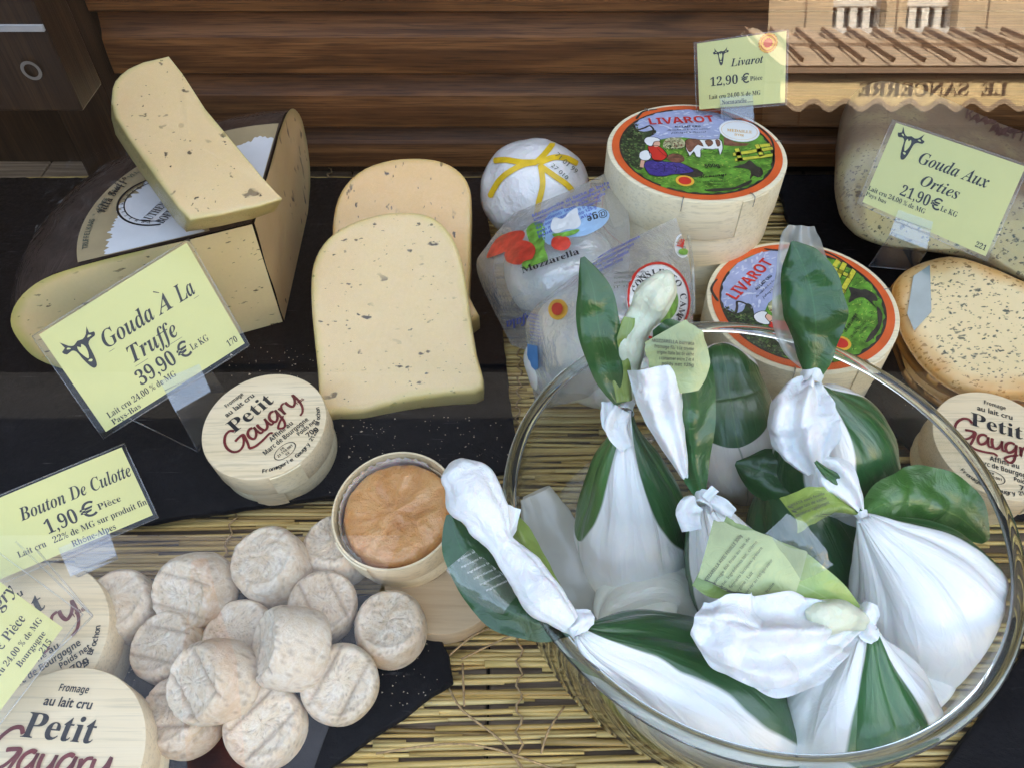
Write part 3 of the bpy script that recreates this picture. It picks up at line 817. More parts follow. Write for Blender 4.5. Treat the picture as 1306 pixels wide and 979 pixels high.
# big truffle gouda: quarter wheel, cut corner towards the viewer
A = P(321, 285, .102); AB = Vector((A.x, A.y, 0)); RW = .175; zt_, zb_ = .102, .0115
pl = P(75, 345, .102); dl = Vector((pl.x - A.x, pl.y - A.y, 0)); a_left = math.atan2(dl.y, dl.x)
pr_ = P(372, 112, .102); dr = Vector((pr_.x - A.x, pr_.y - A.y, 0)); a_right = math.atan2(dr.y, dr.x)
if a_left < 0: a_left += 2 * math.pi
wh = thing('truffle_gouda_wheel', 'quarter wheel of truffle gouda with dark rind and torn paper label, under a loose wedge', 'cheese', (A.x, A.y, .0115))
hh = zt_ - zb_
def rk(a): return 1 - .115 * (a - a_right) / (a_left - a_right)
prof = [(RW - .030, zb_), (RW - .010, zb_ + .008), (RW + .006, zb_ + hh * .3), (RW + .010, zb_ + hh * .5), (RW + .006, zb_ + hh * .7), (RW - .010, zt_ - .010), (RW - .034, zt_ - .001), (RW * .6, zt_ + .001), (RW * .3, zt_), (0.0, zt_)]
na = 60; vv = []
for i in range(na + 1):
    a_ = a_right + (a_left - a_right) * i / na
    for r_, z_ in prof:
        w = rk(a_) + .012 * nz((math.cos(a_) * 3, math.sin(a_) * 3, z_ * 20), 1.5); vv.append((A.x + r_ * w * math.cos(a_), A.y + r_ * w * math.sin(a_), z_ + .001 * nz((a_ * 3, r_ * 40, 0), 2)))
build('rind', vv, gridfaces(na + 1, len(prof)), RIND, wh)
def cutface(name, ang, mat, sgn_):
    npf = len(prof); vv = []; ed = []
    dense = catmull([(a_, b_) for a_, b_ in prof], 4)
    dirv = Vector((math.cos(ang), math.sin(ang), 0)); nn = Vector((-dirv.y, dirv.x, 0)) * sgn_
    for s_ in (0, .5, .8, .93, 1.0):
        for r_, z_ in dense:
            w = rk(ang) + .012 * nz((math.cos(ang) * 3, math.sin(ang) * 3, z_ * 20), 1.5)
            rr_, zz = r_ * w, z_
            # shrink toward the middle of the face
            cr, cz = RW * .42, (zt_ + zb_) / 2
            p = (cr + (rr_ - cr) * s_, cz + (zz - cz) * s_)
            q = AB + dirv * p[0]; vv.append(Vector((q.x, q.y, p[1])) + nn * (.0015 + .0012 * nz((p[0] * 3, p[1] * 3, ang), 12))); 
            ed.append(max(0, (s_ - .8) / .2) * (1 if rr_ > RW * .35 else .3))
    # close along the axis and the base
    base = len(vv)
    for s_ in (0, .5, .8, .93, 1.0):
        for tt in [k / 10 for k in range(1, 10)]:
            cr, cz = RW * .42, (zt_ + zb_) / 2
            zz = zt_ + (zb_ - zt_) * tt; p = (cr + (0 - cr) * s_, cz + (zz - cz) * s_)
            q = AB + dirv * p[0]; vv.append(Vector((q.x, q.y, p[1])) + nn * (.0015 + .0012 * nz((p[0] * 3, p[1] * 3, ang), 12))); ed.append(0)
        for tt in [k / 12 for k in range(0, 12)]:
            zz = zb_; r_ = tt * (RW - .030) * rk(ang); p = (cr + (r_ - cr) * s_, cz + (zz - cz) * s_)
            q = AB + dirv * p[0]; vv.append(Vector((q.x, q.y, p[1])) + nn * .0015); ed.append(max(0, (s_ - .8) / .2) * .3)
    nd = len(dense); ne = 21; ff = []
    idx = lambda r, j: (r * nd + j) if j < nd else (base + r * ne + (j - nd))
    tot = nd + ne
    for r_ in range(4):
        for j in range(tot): ff.append((idx(r_, j), idx(r_, (j + 1) % tot), idx(r_ + 1, (j + 1) % tot), idx(r_ + 1, j)))
    o = build(name, vv, ff, mat, wh, attr={'edge': ed})
    bm = bmesh.new(); bm.from_mesh(o.data); bmesh.ops.remove_doubles(bm, verts=bm.verts, dist=1e-5); bmesh.ops.recalc_face_normals(bm, faces=bm.faces); bm.to_mesh(o.data); bm.free()
    # face the outside
    me = o.data
    s = sum((f.normal.dot(nn) for f in me.polygons))
    if s < 0: me.flip_normals()
    return o
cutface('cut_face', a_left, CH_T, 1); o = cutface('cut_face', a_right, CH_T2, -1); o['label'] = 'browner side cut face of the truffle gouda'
def wtop(r_, a_, dz=0):
    r_ = r_ * rk(a_); return Vector((A.x + r_ * math.cos(a_), A.y + r_ * math.sin(a_), zt_ + .0018 + dz))
vv = []; nn_ = 60
tanp = plain('tan_label_paper', (.40, .31, .18), .5, .1, 40, Coat_Weight=.4); whl = plain('white_label_paper', (.72, .73, .76), .5, .06, 40, Coat_Weight=.6)
for i in range(nn_ + 1):
    a_ = a_right + .008 + (a_left - a_right - .016) * i / nn_
    vv += [wtop(.0305, a_), wtop(RW * .70, a_)]
build('label_ring', vv, gridfaces(nn_ + 1, 2), tanp, wh)
vv = []
for i in range(nn_ * 3 + 1):
    a_ = a_right + .012 + (a_left - a_right - .024) * i / (nn_ * 3)
    vv += [wtop(.034 + .002 * nz((i * .2, 0, 0), 1), a_, .0004), wtop(RW * (.575 + .03 * nz((i * .35, 3, 0), 1) + .035 * nz((i * .06, 3, 5), 1)), a_, .0004)]
build('label_paper', vv, gridfaces(nn_ * 3 + 1, 2), whl, wh)
tfr = lambda o_, x_: fr(o_, (0, 0, 1), x_)
p = P(133, 272, zt_ + .0028); q = P(158, 232, zt_ + .0028)
line('Villa Truffo', 0, 0, .0065, tfr(p, q - p), M['ink'], wh, 'script', .01, w=(q - p).length * 1.15)
p = P(188, 285, zt_ + .0028); q = P(238, 238, zt_ + .0028); f = tfr(p, q - p)
line('AUTHENTIEKE', 0, 0, .0065, f, M['ink'], wh, 'serif', w=.040); line('BOERENKAAS', .003, -.010, .0065, f, M['ink'], wh, 'serif', w=.036)
sc_c = P(205, 255, zt_ + .0026); f = tfr(sc_c, (1, 0, 0))
put('stamp_ring', ring2d(0, 0, .0275, .0290, 60, 2.0, 5.0), f, M['ink'], wh); put('stamp_ring', ring2d(0, 0, .0235, .0243, 60, 2.0, 5.0), f, M['ink'], wh)
for k in range(14):      # letters running round the stamp and the tan ring
    a_ = 2.1 + k * .2; o_ = f(.0262 * math.cos(a_), .0262 * math.sin(a_)); line('DUTCHCHEESEHOL'[k], 0, 0, .0018, tfr(o_, (-math.sin(a_), math.cos(a_), 0)), M['ink'], wh, 'bold')
for k in range(30):
    a_ = a_left - .12 - k * .028; o_ = wtop(RW * .655, a_, .0006); line('TRUFFELKAAS * JONGE KAAS * VILLA'[k], 0, 0, .0035, tfr(o_, (math.sin(a_), -math.cos(a_), 0)), M['ink2'], wh, 'bold')

def film_sheet(ctrl, parent, seed=0, amp=.004):
    n = 12
    rows = [catmull([(*P(*c),) for c in r], n) for r in ctrl]; dense = list(zip(*[catmull([r[j] for r in rows], n) for j in range(len(rows[0]))]))
    vv = []
    for r_ in dense:
        for q_ in r_:
            q_ = Vector(q_); vv.append(q_ + Vector((0, 0, 1)) * amp * (crease(q_, 45, seed) - .3 + .5 * nz(q_, 60, seed)))
    return build('cling_film', vv, gridfaces(len(dense), len(dense[0])), M['cling'], parent)
film_sheet([[(92, 205, .108), (120, 190, .112), (150, 182, .112), (180, 190, .110)], [(62, 240, .106), (95, 228, .110), (130, 215, .112), (165, 222, .109)], [(45, 290, .102), (72, 275, .108), (100, 262, .110), (128, 270, .107)], [(38, 345, .085), (62, 330, .100), (85, 318, .107), (105, 318, .105)]], wh, 3)
film_sheet([[(146, 150, .150), (152, 170, .152), (160, 185, .152)], [(150, 175, .13), (168, 200, .135), (185, 215, .138)], [(172, 215, .118), (195, 235, .122), (212, 248, .126)], [(205, 255, .110), (220, 268, .113), (236, 276, .118)]], wh, 5, .003)
# loose wedge lying across the wheel
n_ = Vector((.05, -.34, .94)).normalized(); o_ = P(300, 262, .140)
wd_ = thing('gouda_wedge', 'pale speckled gouda wedge in cling film leaning on top of the dark truffle wheel', 'cheese', (o_.x, o_.y, .104))
slab('cheese_body', [(215, 71), (232, 92), (262, 138), (300, 183), (335, 226), (361, 254), (330, 264), (285, 274), (243, 281), (228, 266), (200, 228), (165, 178), (147, 150), (142, 130), (144, 112), (147, 103), (154, 95), (163, 88), (172, 84), (183, 79), (195, 76)], o_, n_, .030, CH_P, wd_, bev=.0022,
     back=Vector((-.46, .52, -.72)).normalized(), edge_w=.008)

# two upright slices
n_ = Vector((-.02, -.50, .86)).normalized()
for (name, label, out, zc, pc, m_, t_) in (
    ('gouda_slice', 'rear gouda slice, warm yellow, mostly behind the front slice', [(423, 300), (427, 262), (440, 234), (465, 213), (500, 202), (535, 200), (565, 205), (587, 218), (599, 238), (601, 265), (600, 300), (600, 330), (598, 375), (600, 410), (440, 410), (425, 360)], .062, (510, 300), CH_S2, .022),
    ('gouda_slice', 'front gouda slice standing on the black slate, broad pale cut face with dark specks', [(409, 524), (404, 470), (397, 400), (396, 355), (402, 326), (418, 302), (445, 284), (482, 272), (520, 269), (548, 274), (570, 291), (584, 316), (593, 350), (600, 400), (608, 450), (616, 494), (575, 502), (530, 508), (490, 517), (460, 525), (430, 526)], .055, (505, 400), CH_S, .022)):
    o_ = P(*pc, zc if 'front' in label else .075)
    t = thing(name, label, 'cheese', (o_.x, o_.y, .0115), 'gouda slices'); slab('cheese_body', out, o_, n_, t_, m_, t, bev=.0035, smoothn=3, back=Vector((0, .25, -.97)).normalized(), edge_w=.012)
for o in list(COL.objects):
    if o.get('group') == 'gouda slices': del o['group']

# ------------------------------------------------------------------ nettle gouda
o_ = P(1190, 230, .085)
nt_ = thing('nettle_gouda', 'large herb flecked nettle gouda half wheel with brown rind at the right edge', 'cheese', (o_.x, o_.y, .0115))
n_ = Vector((-.10, -.80, .60)).normalized()
fo = P(1180, 300, .055)
NT_BODY = slab('cheese_body', [(1063, 265), (1067, 235), (1082, 208), (1100, 194), (1130, 190), (1200, 208), (1290, 245), (1420, 305), (1420, 400), (1306, 372), (1220, 345), (1160, 330), (1100, 318), (1072, 300)], fo, n_, .10, CH_O, nt_, bev=.022, smoothn=3, back=Vector((.25, .93, .10)).normalized(), edge_w=.01)
NTB = (nt_, fo, n_)
n2 = Vector((-.12, -.42, .90)).normalized()
pc = P(1230, 420, .058)
p2_ = thing('nettle_gouda_piece', 'wrapped herb flecked gouda piece with orange rind lying on another piece', 'cheese', (pc.x, pc.y, .035))
slab('cheese_body', [(1142, 375), (1148, 352), (1170, 334), (1215, 322), (1260, 333), (1306, 352), (1400, 400), (1420, 520), (1306, 506), (1250, 505), (1200, 480), (1165, 440), (1150, 405)], pc, n2, .028, CH_O2, p2_, bev=.009, smoothn=3, edge_w=.022)
sq = [Pp(u, v, pc + n2 * .0012, n2) for u, v in ((1186, 338), (1165, 352), (1157, 400), (1166, 422), (1188, 398))]
build('sticker', sq, [(0, 1, 2, 3, 4)], plain('grey_green_sticker', (.20, .25, .24), .3, Coat_Weight=.8), p2_, smooth=False)
pd = P(1240, 460, .032)
p3_ = thing('nettle_gouda_piece', 'lower herb flecked gouda piece, mostly hidden under the orange rinded one', 'cheese', (pd.x, pd.y, .0115))
slab('cheese_body', [(1140, 400), (1150, 380), (1220, 370), (1400, 420), (1420, 560), (1306, 530), (1230, 520), (1170, 480), (1150, 440)], pd, Vector((-.1, -.25, 1)).normalized(), .02, CH_O2, p3_, bev=.007, smoothn=3, edge_w=.02)

# ------------------------------------------------------------------ round wooden boxes
def cyl(name, fn, r, z0, z1, mat, parent, n=72, wall=.0012, top=False, bot=False, bev=.0008, wob=.0):
    prof = [(r - wall, z0), (r - bev * .4, z0), (r, z0 + bev), (r, z1 - bev), (r - bev * .5, z1), ]
    if top: prof += [(r - bev * 2.5, z1 + .0002), (r * .5, z1 + .0003), (.0001, z1)]
    else: prof += [(r - wall, z1), (r - wall, z0 if not bot else z0 + wall)]
    if bot: prof += [(.0001, z0 + wall)]
    vv = []
    for i in range(n):
        a_ = i * 2 * math.pi / n
        for rr_, z_ in prof:
            w = 1 + wob * math.sin(a_ * 2 + 1); vv.append(fn(rr_ * w * math.cos(a_), rr_ * w * math.sin(a_), z_))
    k = len(prof); ff = [(i * k + j, ((i + 1) % n) * k + j, ((i + 1) % n) * k + j + 1, i * k + j + 1) for i in range(n) for j in range(k - 1)]
    o = build(name, vv, ff, mat, parent); autosmooth(o, 40); return o
def overlap_band(fn, r, z0, z1, a0, mat, parent, lw=.5):
    """free end of the bent veneer strip"""
    vv = []
    for i in range(9):
        a_ = a0 + lw * i / 8
        for rr_, z_ in ((r + .0002, z0), (r + .0009, z0 + .0003), (r + .0009, z1 - .0003), (r + .0002, z1)): vv.append(fn(rr_ * math.cos(a_), rr_ * math.sin(a_), z_))
    return build('veneer_end', vv, gridfaces(9, 4) + [(0, 1, 2, 3)], mat, parent, smooth=False)

GAUG = {  # brush strokes of the logo, unit: letter body = 1
 'G': [[(1.25, 1.75), (1.0, 2.05), (.55, 1.95), (.15, 1.45), (0, .85), (.12, .3), (.5, .05), (.95, .2), (1.3, .62), (1.42, .95)], [(.75, .95), (1.1, 1.02), (1.5, 1.0), (1.42, .5), (1.25, -.05), (1.1, -.35)]],
 'a': [[(2.35, .95), (2.1, 1.02), (1.8, .8), (1.7, .4), (1.85, .05), (2.15, .2), (2.4, .6), (2.45, .95), (2.42, .5), (2.5, .08), (2.72, .1)]],
 'u': [[(2.75, .95), (2.72, .5), (2.85, .08), (3.15, .15), (3.4, .6), (3.45, .95), (3.42, .5), (3.5, .08), (3.72, .12)]],
 'g': [[(4.35, .95), (4.1, 1.02), (3.8, .8), (3.7, .4), (3.85, .05), (4.15, .2), (4.4, .6), (4.47, .95), (4.42, .2), (4.3, -.5), (4.0, -.85), (3.65, -.6), (4.0, -.25), (4.6, .05)]],
 'r': [[(4.75, .9), (4.8, .5), (4.78, .05), (4.85, .55), (5.05, .9), (5.35, .95)]],
 'y': [[(5.45, .95), (5.45, .5), (5.6, .15), (5.9, .3), (6.15, .7), (6.25, 1.05), (6.25, .3), (6.1, -.35), (5.8, -.8), (5.45, -.95)]],
 '_': [[(1.1, -.35), (1.5, -.55), (2.2, -.55), (2.9, -.45), (3.1, -.62)]],
}
def gaug2d():
    L = []
    for k, ss in GAUG.items():
        for s_ in ss: L.append(stroke2d(s_, .115, .088, 7))
    return join2d(*L)
G2 = gaug2d()
def gaugry_print(fn, r, parent, rot):
    """print on the small lid; local x along the text, unit r"""
    c_, s_ = math.cos(rot), math.sin(rot)
    g = lambda a_, b_: fn((a_ * c_ - b_ * s_) * r, (a_ * s_ + b_ * c_) * r, .0)
    line('Fromage', -.05, .72, .075, g, M['ink'], parent, 'bold', align='c', w=.34)
    line('au lait cru', -.05, .56, .10, g, M['ink'], parent, '', .02, align='c', w=.55)
    line('Petit', -.02, .22, .26, g, M['ink'], parent, 'serif', .0, align='c', w=.80)
    p_ = xf2d(G2, .21, -.66, -.12, .0)
    put('logo', p_, lambda a_, b_: fn((a_ * c_ - b_ * s_) * r, (a_ * s_ + b_ * c_) * r, .00012), M['crimson'], parent)
    line('1946', .58, -.12, .055, g, M['crimson'], parent, 'bold', w=.15)
    line('Affiné au', .10, -.36, .085, g, M['ink'], parent, 'bold', align='c', w=.44)
    line('Marc de Bourgogne', .10, -.49, .085, g, M['ink'], parent, 'bold', align='c', w=.86)
    line('Poids net', .42, -.61, .075, g, M['ink'], parent, 'bold', align='c', w=.36)
    line('70g', .42, -.74, .085, g, M['ink'], parent, 'bold', align='c', w=.2)
    put('stamp_oval', ring2d(-.08, -.66, .175, .19, 40, sq=1) if 0 else join2d(([(x * 1.0, -.66 + (y + .66) * .6) for x, y in ring2d(-.08, -.66, .18, .195, 40)[0]], ring2d(-.08, -.66, .18, .195, 40)[1])), g, M['ink'], parent)
    line('FR', -.08, -.615, .04, g, M['ink'], parent, 'bold', align='c'); line('21.110.001', -.08, -.68, .045, g, M['ink'], parent, 'bold', align='c', w=.28); line('CE', -.08, -.745, .04, g, M['ink'], parent, 'bold', align='c')
    tx = 'Fromagerie Gaugry 21220 Brochon'
    for k, ch in enumerate(tx):
        a_ = R(-128) + k * R(3.25)
        if ch == ' ': continue
        x_, y_ = .90 * math.cos(a_), .90 * math.sin(a_)
        line(ch, x_, y_, .065, g, M['ink'], parent, 'bold', rot=a_ + math.pi / 2)
def gaugry_box(u, v, z, label, n=(0, 0, 1), rot=0.0, r=.0385, h1=.020, h2=.015, grp='small round wooden cheese boxes with printed lids'):
    o_ = P(u, v, z); n = Vector(n).normalized()
    t = thing('small_cheese_box', label, 'cheese box', tuple(o_ - n * (h1 + h2)), None); tag(t, group=grp)
    fn = fr(o_, n)
    cyl('box_base', lambda a, b, c: fn(a, b, c), r * .965, -h1 - h2, -h1 + .002, M['poplar2'], t, bot=True)
    lid = cyl('lid', fn, r, -h1, 0, M['poplar'], t, top=True)
    overlap_band(fn, r, -h1 + .0004, -.0006, R(-75), M['poplar2'], lid)
    overlap_band(fn, r * .965, -h1 - h2 + .0004, -h1, R(-100), M['poplar'], t)
    gaugry_print(lambda a, b, c=0: fn(a, b, .0006 + c), r, lid, rot)
    return t
gaugry_box(337, 541, .046, 'round wooden box with maroon logo lid below the two gouda slices, on the large slate', n=(-.05, -.10, 1), rot=R(47))
gaugry_box(1272, 566, .040, 'wooden box with printed lid beside the bowl rim at the right edge', n=(.02, -.12, 1), rot=R(-20), r=.0385)
gaugry_box(62, 972, .050, 'wooden box in the bottom left corner, its lid cut by the frame', n=(0, -.06, 1), rot=R(-5), r=.042)
gaugry_box(28, 818, .046, 'wooden box under the tilted price card at the left edge', n=(0, -.1, 1), rot=R(40), r=.042)

# open box with the orange washed-rind cheese
o_ = P(503, 648, .058); n = Vector((-.10, -.16, 1)).normalized(); r = .0335
t = thing('open_cheese_box', 'open round wooden box holding an orange washed rind cheese', 'cheese box', tuple(o_ - n * .034)); fn = fr(o_, n)
cyl('box_base', fn, r * 1.02, -.034, -.012, M['poplar2'], t, bot=True, wob=.004); cyl('box_rim', fn, r * 1.05, -.019, 0, M['poplar'], t, wob=.006, wall=.0014)
overlap_band(fn, r * 1.05, -.0195, -.0005, R(-150), M['poplar2'], t, .7)
def washed_m():
    t = NT('washed_rind'); co = t.co(); a_ = t.noise(co, 45, 5, .65, .8); b_ = t.noise(co, 240, 5, .7)
    c_ = t.ramp(a_, [(.25, (.46, .15, .03)), (.5, (.66, .29, .08)), (.75, (.74, .42, .17))]); t.l(t.mix(t.mr(b_, .3, .8, 0, .4), c_, (.72, .46, .26)), t.b.inputs['Base Color'])
    t.set(Roughness=.3, Coat_Weight=.6, Coat_Roughness=.18, Subsurface_Weight=.15, Subsurface_Scale=.004)
    t.bump(t.math('ADD', a_, t.math('MULTIPLY', b_, .45)), 1.0, .003); return t.m
WASH = washed_m()
vv = []; NA = 72; prof = [(0, -.030)] + [(.93 - .0 * k, -.028 + .018 * k / 4) for k in range(5)] + [(.91, -.0075), (.86, -.0045), (.78, -.003), (.62, -.0025), (.45, -.003), (.25, -.003), (.1, -.003), (.001, -.003)]
for i in range(NA):
    a_ = i * 2 * math.pi / NA
    for q, z_ in prof:
        w = q * r * (1 + .015 * math.sin(a_ * 3)) ; x_, y_ = w * math.cos(a_), w * math.sin(a_)
        dz = .0016 * nz((x_, y_, 0), 90, 2) + .0012 * nz((x_, y_, 0), 200, 3)
        cr = abs((x_ - .004) * .82 + (y_ - .006) * .5) ; dz -= .0014 * math.exp(-(cr / .0016) ** 2) * (1 if x_ > -.012 else 0)
        vv.append(fn(x_, y_, z_ + (dz if z_ > -.02 else 0)))
k = len(prof); ff = [(i * k + j, ((i + 1) % NA) * k + j, ((i + 1) % NA) * k + j + 1, i * k + j + 1) for i in range(NA) for j in range(k - 1)]
ch = build('washed_rind_cheese', vv, ff, WASH, None); tag(ch, 'glossy orange washed rind cheese sitting inside the open wooden box', 'cheese')
vv = []
for i in range(60):
    a_ = R(60) + i * R(3)
    for q, z_ in ((.975, -.014), (.95 - .02 * (i % 2), .000 + .0012 * math.sin(i * 1.9) - .0015)): vv.append(fn(q * r * math.cos(a_), q * r * math.sin(a_), z_))
build('pleated_paper', vv, gridfaces(60, 2), M['wpaper'], t)
gl = thing('box_lid', 'plain wooden box lid lying under the open box, half hidden', 'lid', P(582, 742, .004)); fn2 = fr(P(566, 735, .0205), (.05, -.02, 1))
cyl('lid_band', fn2, .0335, -.014, 0, wood('tan_lid_veneer', (.46, .33, .20), (.54, .40, .25), (.60, .46, .30), 0, .5, .6, coat=0, pore_k=.1), gl, top=True)

# ------------------------------------------------------------------ Livarot boxes
def Zc(X, Y): return 740 + X / 4.078, 20 + Y / 4.078
LC = P(888, 192, .12); LR = .0625
def loc(X, Y):
    p = Pp(*Zc(X, Y), LC, Vector((0, 0, 1))); return ((p.x - LC.x) / LR, (p.y - LC.y) / LR)
def clipd(p, m=.86):
    d = math.hypot(*p); return p if d <= m else (p[0] * m / d, p[1] * m / d)
ART = []
def art(mat, pts, n=0, name='print', lay=1):
    q = [clipd(loc(*p)) for p in pts]; ART.append((name, mat, poly2d(q, n), lay))
def artdisc(mat, X, Y, rx, ry, lay, name='print'):
    c_ = loc(X, Y); e = loc(X + rx, Y); g = loc(X, Y + ry); ART.append((name, mat, disc2d(c_[0], c_[1], math.hypot(e[0] - c_[0], e[1] - c_[1]), math.hypot(g[0] - c_[0], g[1] - c_[1]), 28), lay))
ART.append(('orange_band', M['orange'], ring2d(0, 0, .855, .945), 1)); ART.append(('meadow', M['greenp'], disc2d(0, 0, .86, n=64), 1))
art('skyp', [(270, 580), (290, 540), (340, 505), (430, 490), (560, 484), (700, 495), (790, 520), (860, 560), (800, 600), (730, 610), (720, 650), (620, 650), (540, 640), (470, 640), (420, 650), (360, 640), (300, 610)], 0, 'sky', 2)
art('treep', [(285, 545), (275, 590), (330, 610), (385, 600), (392, 618), (345, 650), (335, 700), (310, 740), (330, 790), (300, 810), (240, 760), (205, 700), (200, 640), (225, 590)], 3, 'tree', 3)
for pts in ([(275, 570), (290, 600), (330, 592), (360, 580), (380, 600), (370, 625)], [(290, 545), (320, 510), (360, 498), (400, 494)], [(740, 510), (800, 545), (840, 550)], [(870, 560), (920, 580), (985, 640), (1005, 700), (1000, 770)]):
    ART.append(('scroll', 'darkp', stroke2d([loc(*p) for p in pts], .016, .01, 5), 4))
ART.append(('scroll', 'darkp', ring2d(0, 0, .835, .862, 90, R(-120), R(45), .014), 4)); ART.append(('scroll', 'darkp', ring2d(0, 0, .84, .862, 60, R(100), R(235), .012), 4))
art('darkp', [(790, 795), (850, 780), (880, 760), (915, 790), (940, 800), (950, 830), (925, 850), (900, 840), (880, 860), (885, 815), (840, 800)], 3, 'scroll', 5)
art('darkp', [(640, 915), (720, 905), (800, 900), (890, 860), (870, 890), (780, 915), (690, 922)], 2, 'scroll', 5)
art('bushp', [(430, 690), (440, 655), (470, 642), (520, 645), (545, 670), (530, 695), (470, 700)], 3, 'bush', 4)
# cow
art('whitep', [(545, 665), (560, 650), (640, 655), (720, 650), (735, 665), (740, 700), (725, 735), (715, 700), (690, 705), (640, 700), (625, 710), (625, 745), (600, 740), (590, 715), (570, 740), (560, 725), (548, 700)], 0, 'cow', 5)
for pts in ([(545, 660), (575, 648), (620, 655), (640, 690), (610, 680), (590, 700), (570, 720), (552, 700)], [(645, 658), (680, 655), (690, 675), (665, 690)], [(700, 655), (722, 655), (728, 680), (712, 690)]): art('brownp', pts, 2, 'cow_patch', 6)
art('brownp', [(745, 640), (775, 650), (800, 665), (850, 670), (880, 672), (860, 685), (780, 685), (745, 680)], 0, 'far_cows', 4)
# milkmaid
art('blue', [(330, 790), (345, 765), (400, 760), (450, 770), (520, 775), (570, 800), (590, 820), (540, 830), (480, 835), (430, 845), (360, 835)], 2, 'skirt', 6)
art('darkp', [(480, 800), (560, 790), (640, 825), (600, 850), (520, 835)], 2, 'shade', 5)
art('red', [(350, 690), (400, 685), (440, 715), (450, 745), (400, 770), (365, 740)], 2, 'bodice', 6)
art('whitep', [(345, 680), (330, 660), (350, 640), (400, 645), (415, 660), (385, 665), (370, 690)], 2, 'bonnet', 7); art('skinp', [(380, 665), (410, 662), (412, 685), (385, 692)], 2, 'face', 7)
art('whitep', [(305, 745), (310, 720), (345, 708), (370, 735), (355, 760), (320, 760)], 2, 'bonnet', 7); art('skinp', [(315, 760), (335, 760), (328, 800), (308, 795)], 0, 'face', 7)
art('brownp', [(450, 740), (480, 725), (530, 735), (540, 765), (500, 775), (460, 760)], 2, 'basket', 7)
# fence
for pts in ([(800, 700), (825, 698), (845, 765), (820, 768)], [(905, 680), (925, 675), (955, 735), (930, 742)], [(790, 722), (1000, 690), (1003, 706), (795, 740)], [(800, 752), (1000, 725), (998, 742), (805, 768)], [(930, 678), (985, 672), (988, 686), (935, 692)]): art('yellow', pts, 0, 'fence', 5)
artdisc('whitep', 826, 607, 103, 57, 6, 'sticker'); artdisc('amber', 543, 867, 48, 28, 6, 'emblem'); artdisc('red', 543, 867, 34, 20, 7, 'emblem')
ART.append(('sticker_ring', 'amber', ([tuple(a * 1 for a in p) for p in [(loc(826, 607)[0] + math.cos(t_) * .205 * k_, loc(826, 607)[1] + math.sin(t_) * .205 * k_ * .95) for t_ in [i * math.pi / 20 for i in range(40)] for k_ in (.98, 1.0)]], [(2 * i, 2 * i + 1, (2 * i + 3) % 80, (2 * i + 2) % 80) for i in range(40)]), 7))
# fine brush work of the printed picture: leaf dabs, grass strokes, dark contours
rl = random.Random(5)
def inpoly(p, poly):
    c_ = False
    for i in range(len(poly)):
        (x0, y0), (x1, y1) = poly[i - 1], poly[i]
        if (y0 > p[1]) != (y1 > p[1]) and p[0] < (x1 - x0) * (p[1] - y0) / (y1 - y0) + x0: c_ = not c_
    return c_
def dabs(mat, region, n, size, lay, name, el=1.0, ang=0.0):
    q = [loc(*p) for p in region]; xs_ = [a for a, b in q]; ys_ = [b for a, b in q]; L = []
    for _ in range(n):
        p = (rl.uniform(min(xs_), max(xs_)), rl.uniform(min(ys_), max(ys_)))
        if inpoly(p, q) and math.hypot(*p) < .845: L.append(disc2d(p[0], p[1], size * rl.uniform(.5, 1.3), size * el * rl.uniform(.5, 1.3), 6, ang + rl.uniform(-.7, .7)))
    if L: ART.append((name, mat, join2d(*L), lay))
TREE = [(285, 545), (340, 650), (335, 700), (310, 740), (330, 790), (300, 810), (240, 760), (205, 700), (200, 640), (225, 590)]
MEAD = [(430, 700), (1000, 680), (1000, 800), (900, 880), (700, 930), (420, 890), (330, 830), (560, 850), (640, 800), (560, 760)]
dabs(plain('leaf_dab_green', (.09, .17, .05), .5), TREE, 170, .016, 4, 'leaf_dab'); dabs(plain('leaf_dab_light', (.24, .26, .10), .5), TREE, 70, .011, 4, 'leaf_dab'); dabs(plain('leaf_dab_black', (.012, .016, .012), .5), TREE, 120, .014, 5, 'leaf_dab')
dabs(plain('grass_dab_light', (.26, .44, .07), .5), MEAD, 210, .022, 2, 'grass_dab', .3); dabs(plain('grass_dab_dark', (.03, .10, .02), .5), MEAD, 230, .018, 3, 'grass_dab', .3); dabs(plain('grass_dab_yellow', (.50, .50, .10), .5), MEAD, 70, .012, 3, 'grass_dab', .4)
dabs(plain('cloud_dab', (.55, .58, .68), .5), [(300, 560), (420, 500), (700, 500), (800, 580), (700, 640), (380, 640)], 90, .035, 3, 'cloud_dab', .35)
dabs(plain('skirt_fold', (.02, .012, .09), .5), [(345, 780), (450, 775), (570, 805), (540, 828), (360, 830)], 60, .020, 7, 'skirt_fold', .25, -.3); dabs(plain('skirt_light', (.16, .13, .42), .5), [(345, 770), (450, 770), (560, 800), (500, 815), (360, 800)], 34, .020, 7, 'skirt_fold', .2, -.3)
dabs('brownp', [(440, 660), (530, 650), (535, 690), (440, 695)], 50, .010, 5, 'twig_dab'); dabs(plain('dark_green_print', (.04, .09, .03), .5), [(440, 680), (530, 680), (535, 700), (440, 705)], 40, .010, 5, 'twig_dab')
def contour(pts, w=.0042, n=3, closed=True):
    q = [clipd(loc(*p)) for p in pts]; q = q + [q[0]] if closed else q; ART.append(('contour', 'ink', stroke2d(q, w, w, n), 8))
contour([(330, 790), (345, 765), (400, 760), (450, 770), (520, 775), (570, 800), (590, 820), (540, 830), (480, 835), (430, 845), (360, 835)]); contour([(350, 690), (400, 685), (440, 715), (450, 745), (400, 770), (365, 740)])
contour([(345, 680), (330, 660), (350, 640), (400, 645), (415, 660), (385, 665), (370, 690)]); contour([(305, 745), (310, 720), (345, 708), (370, 735), (355, 760), (320, 760)])
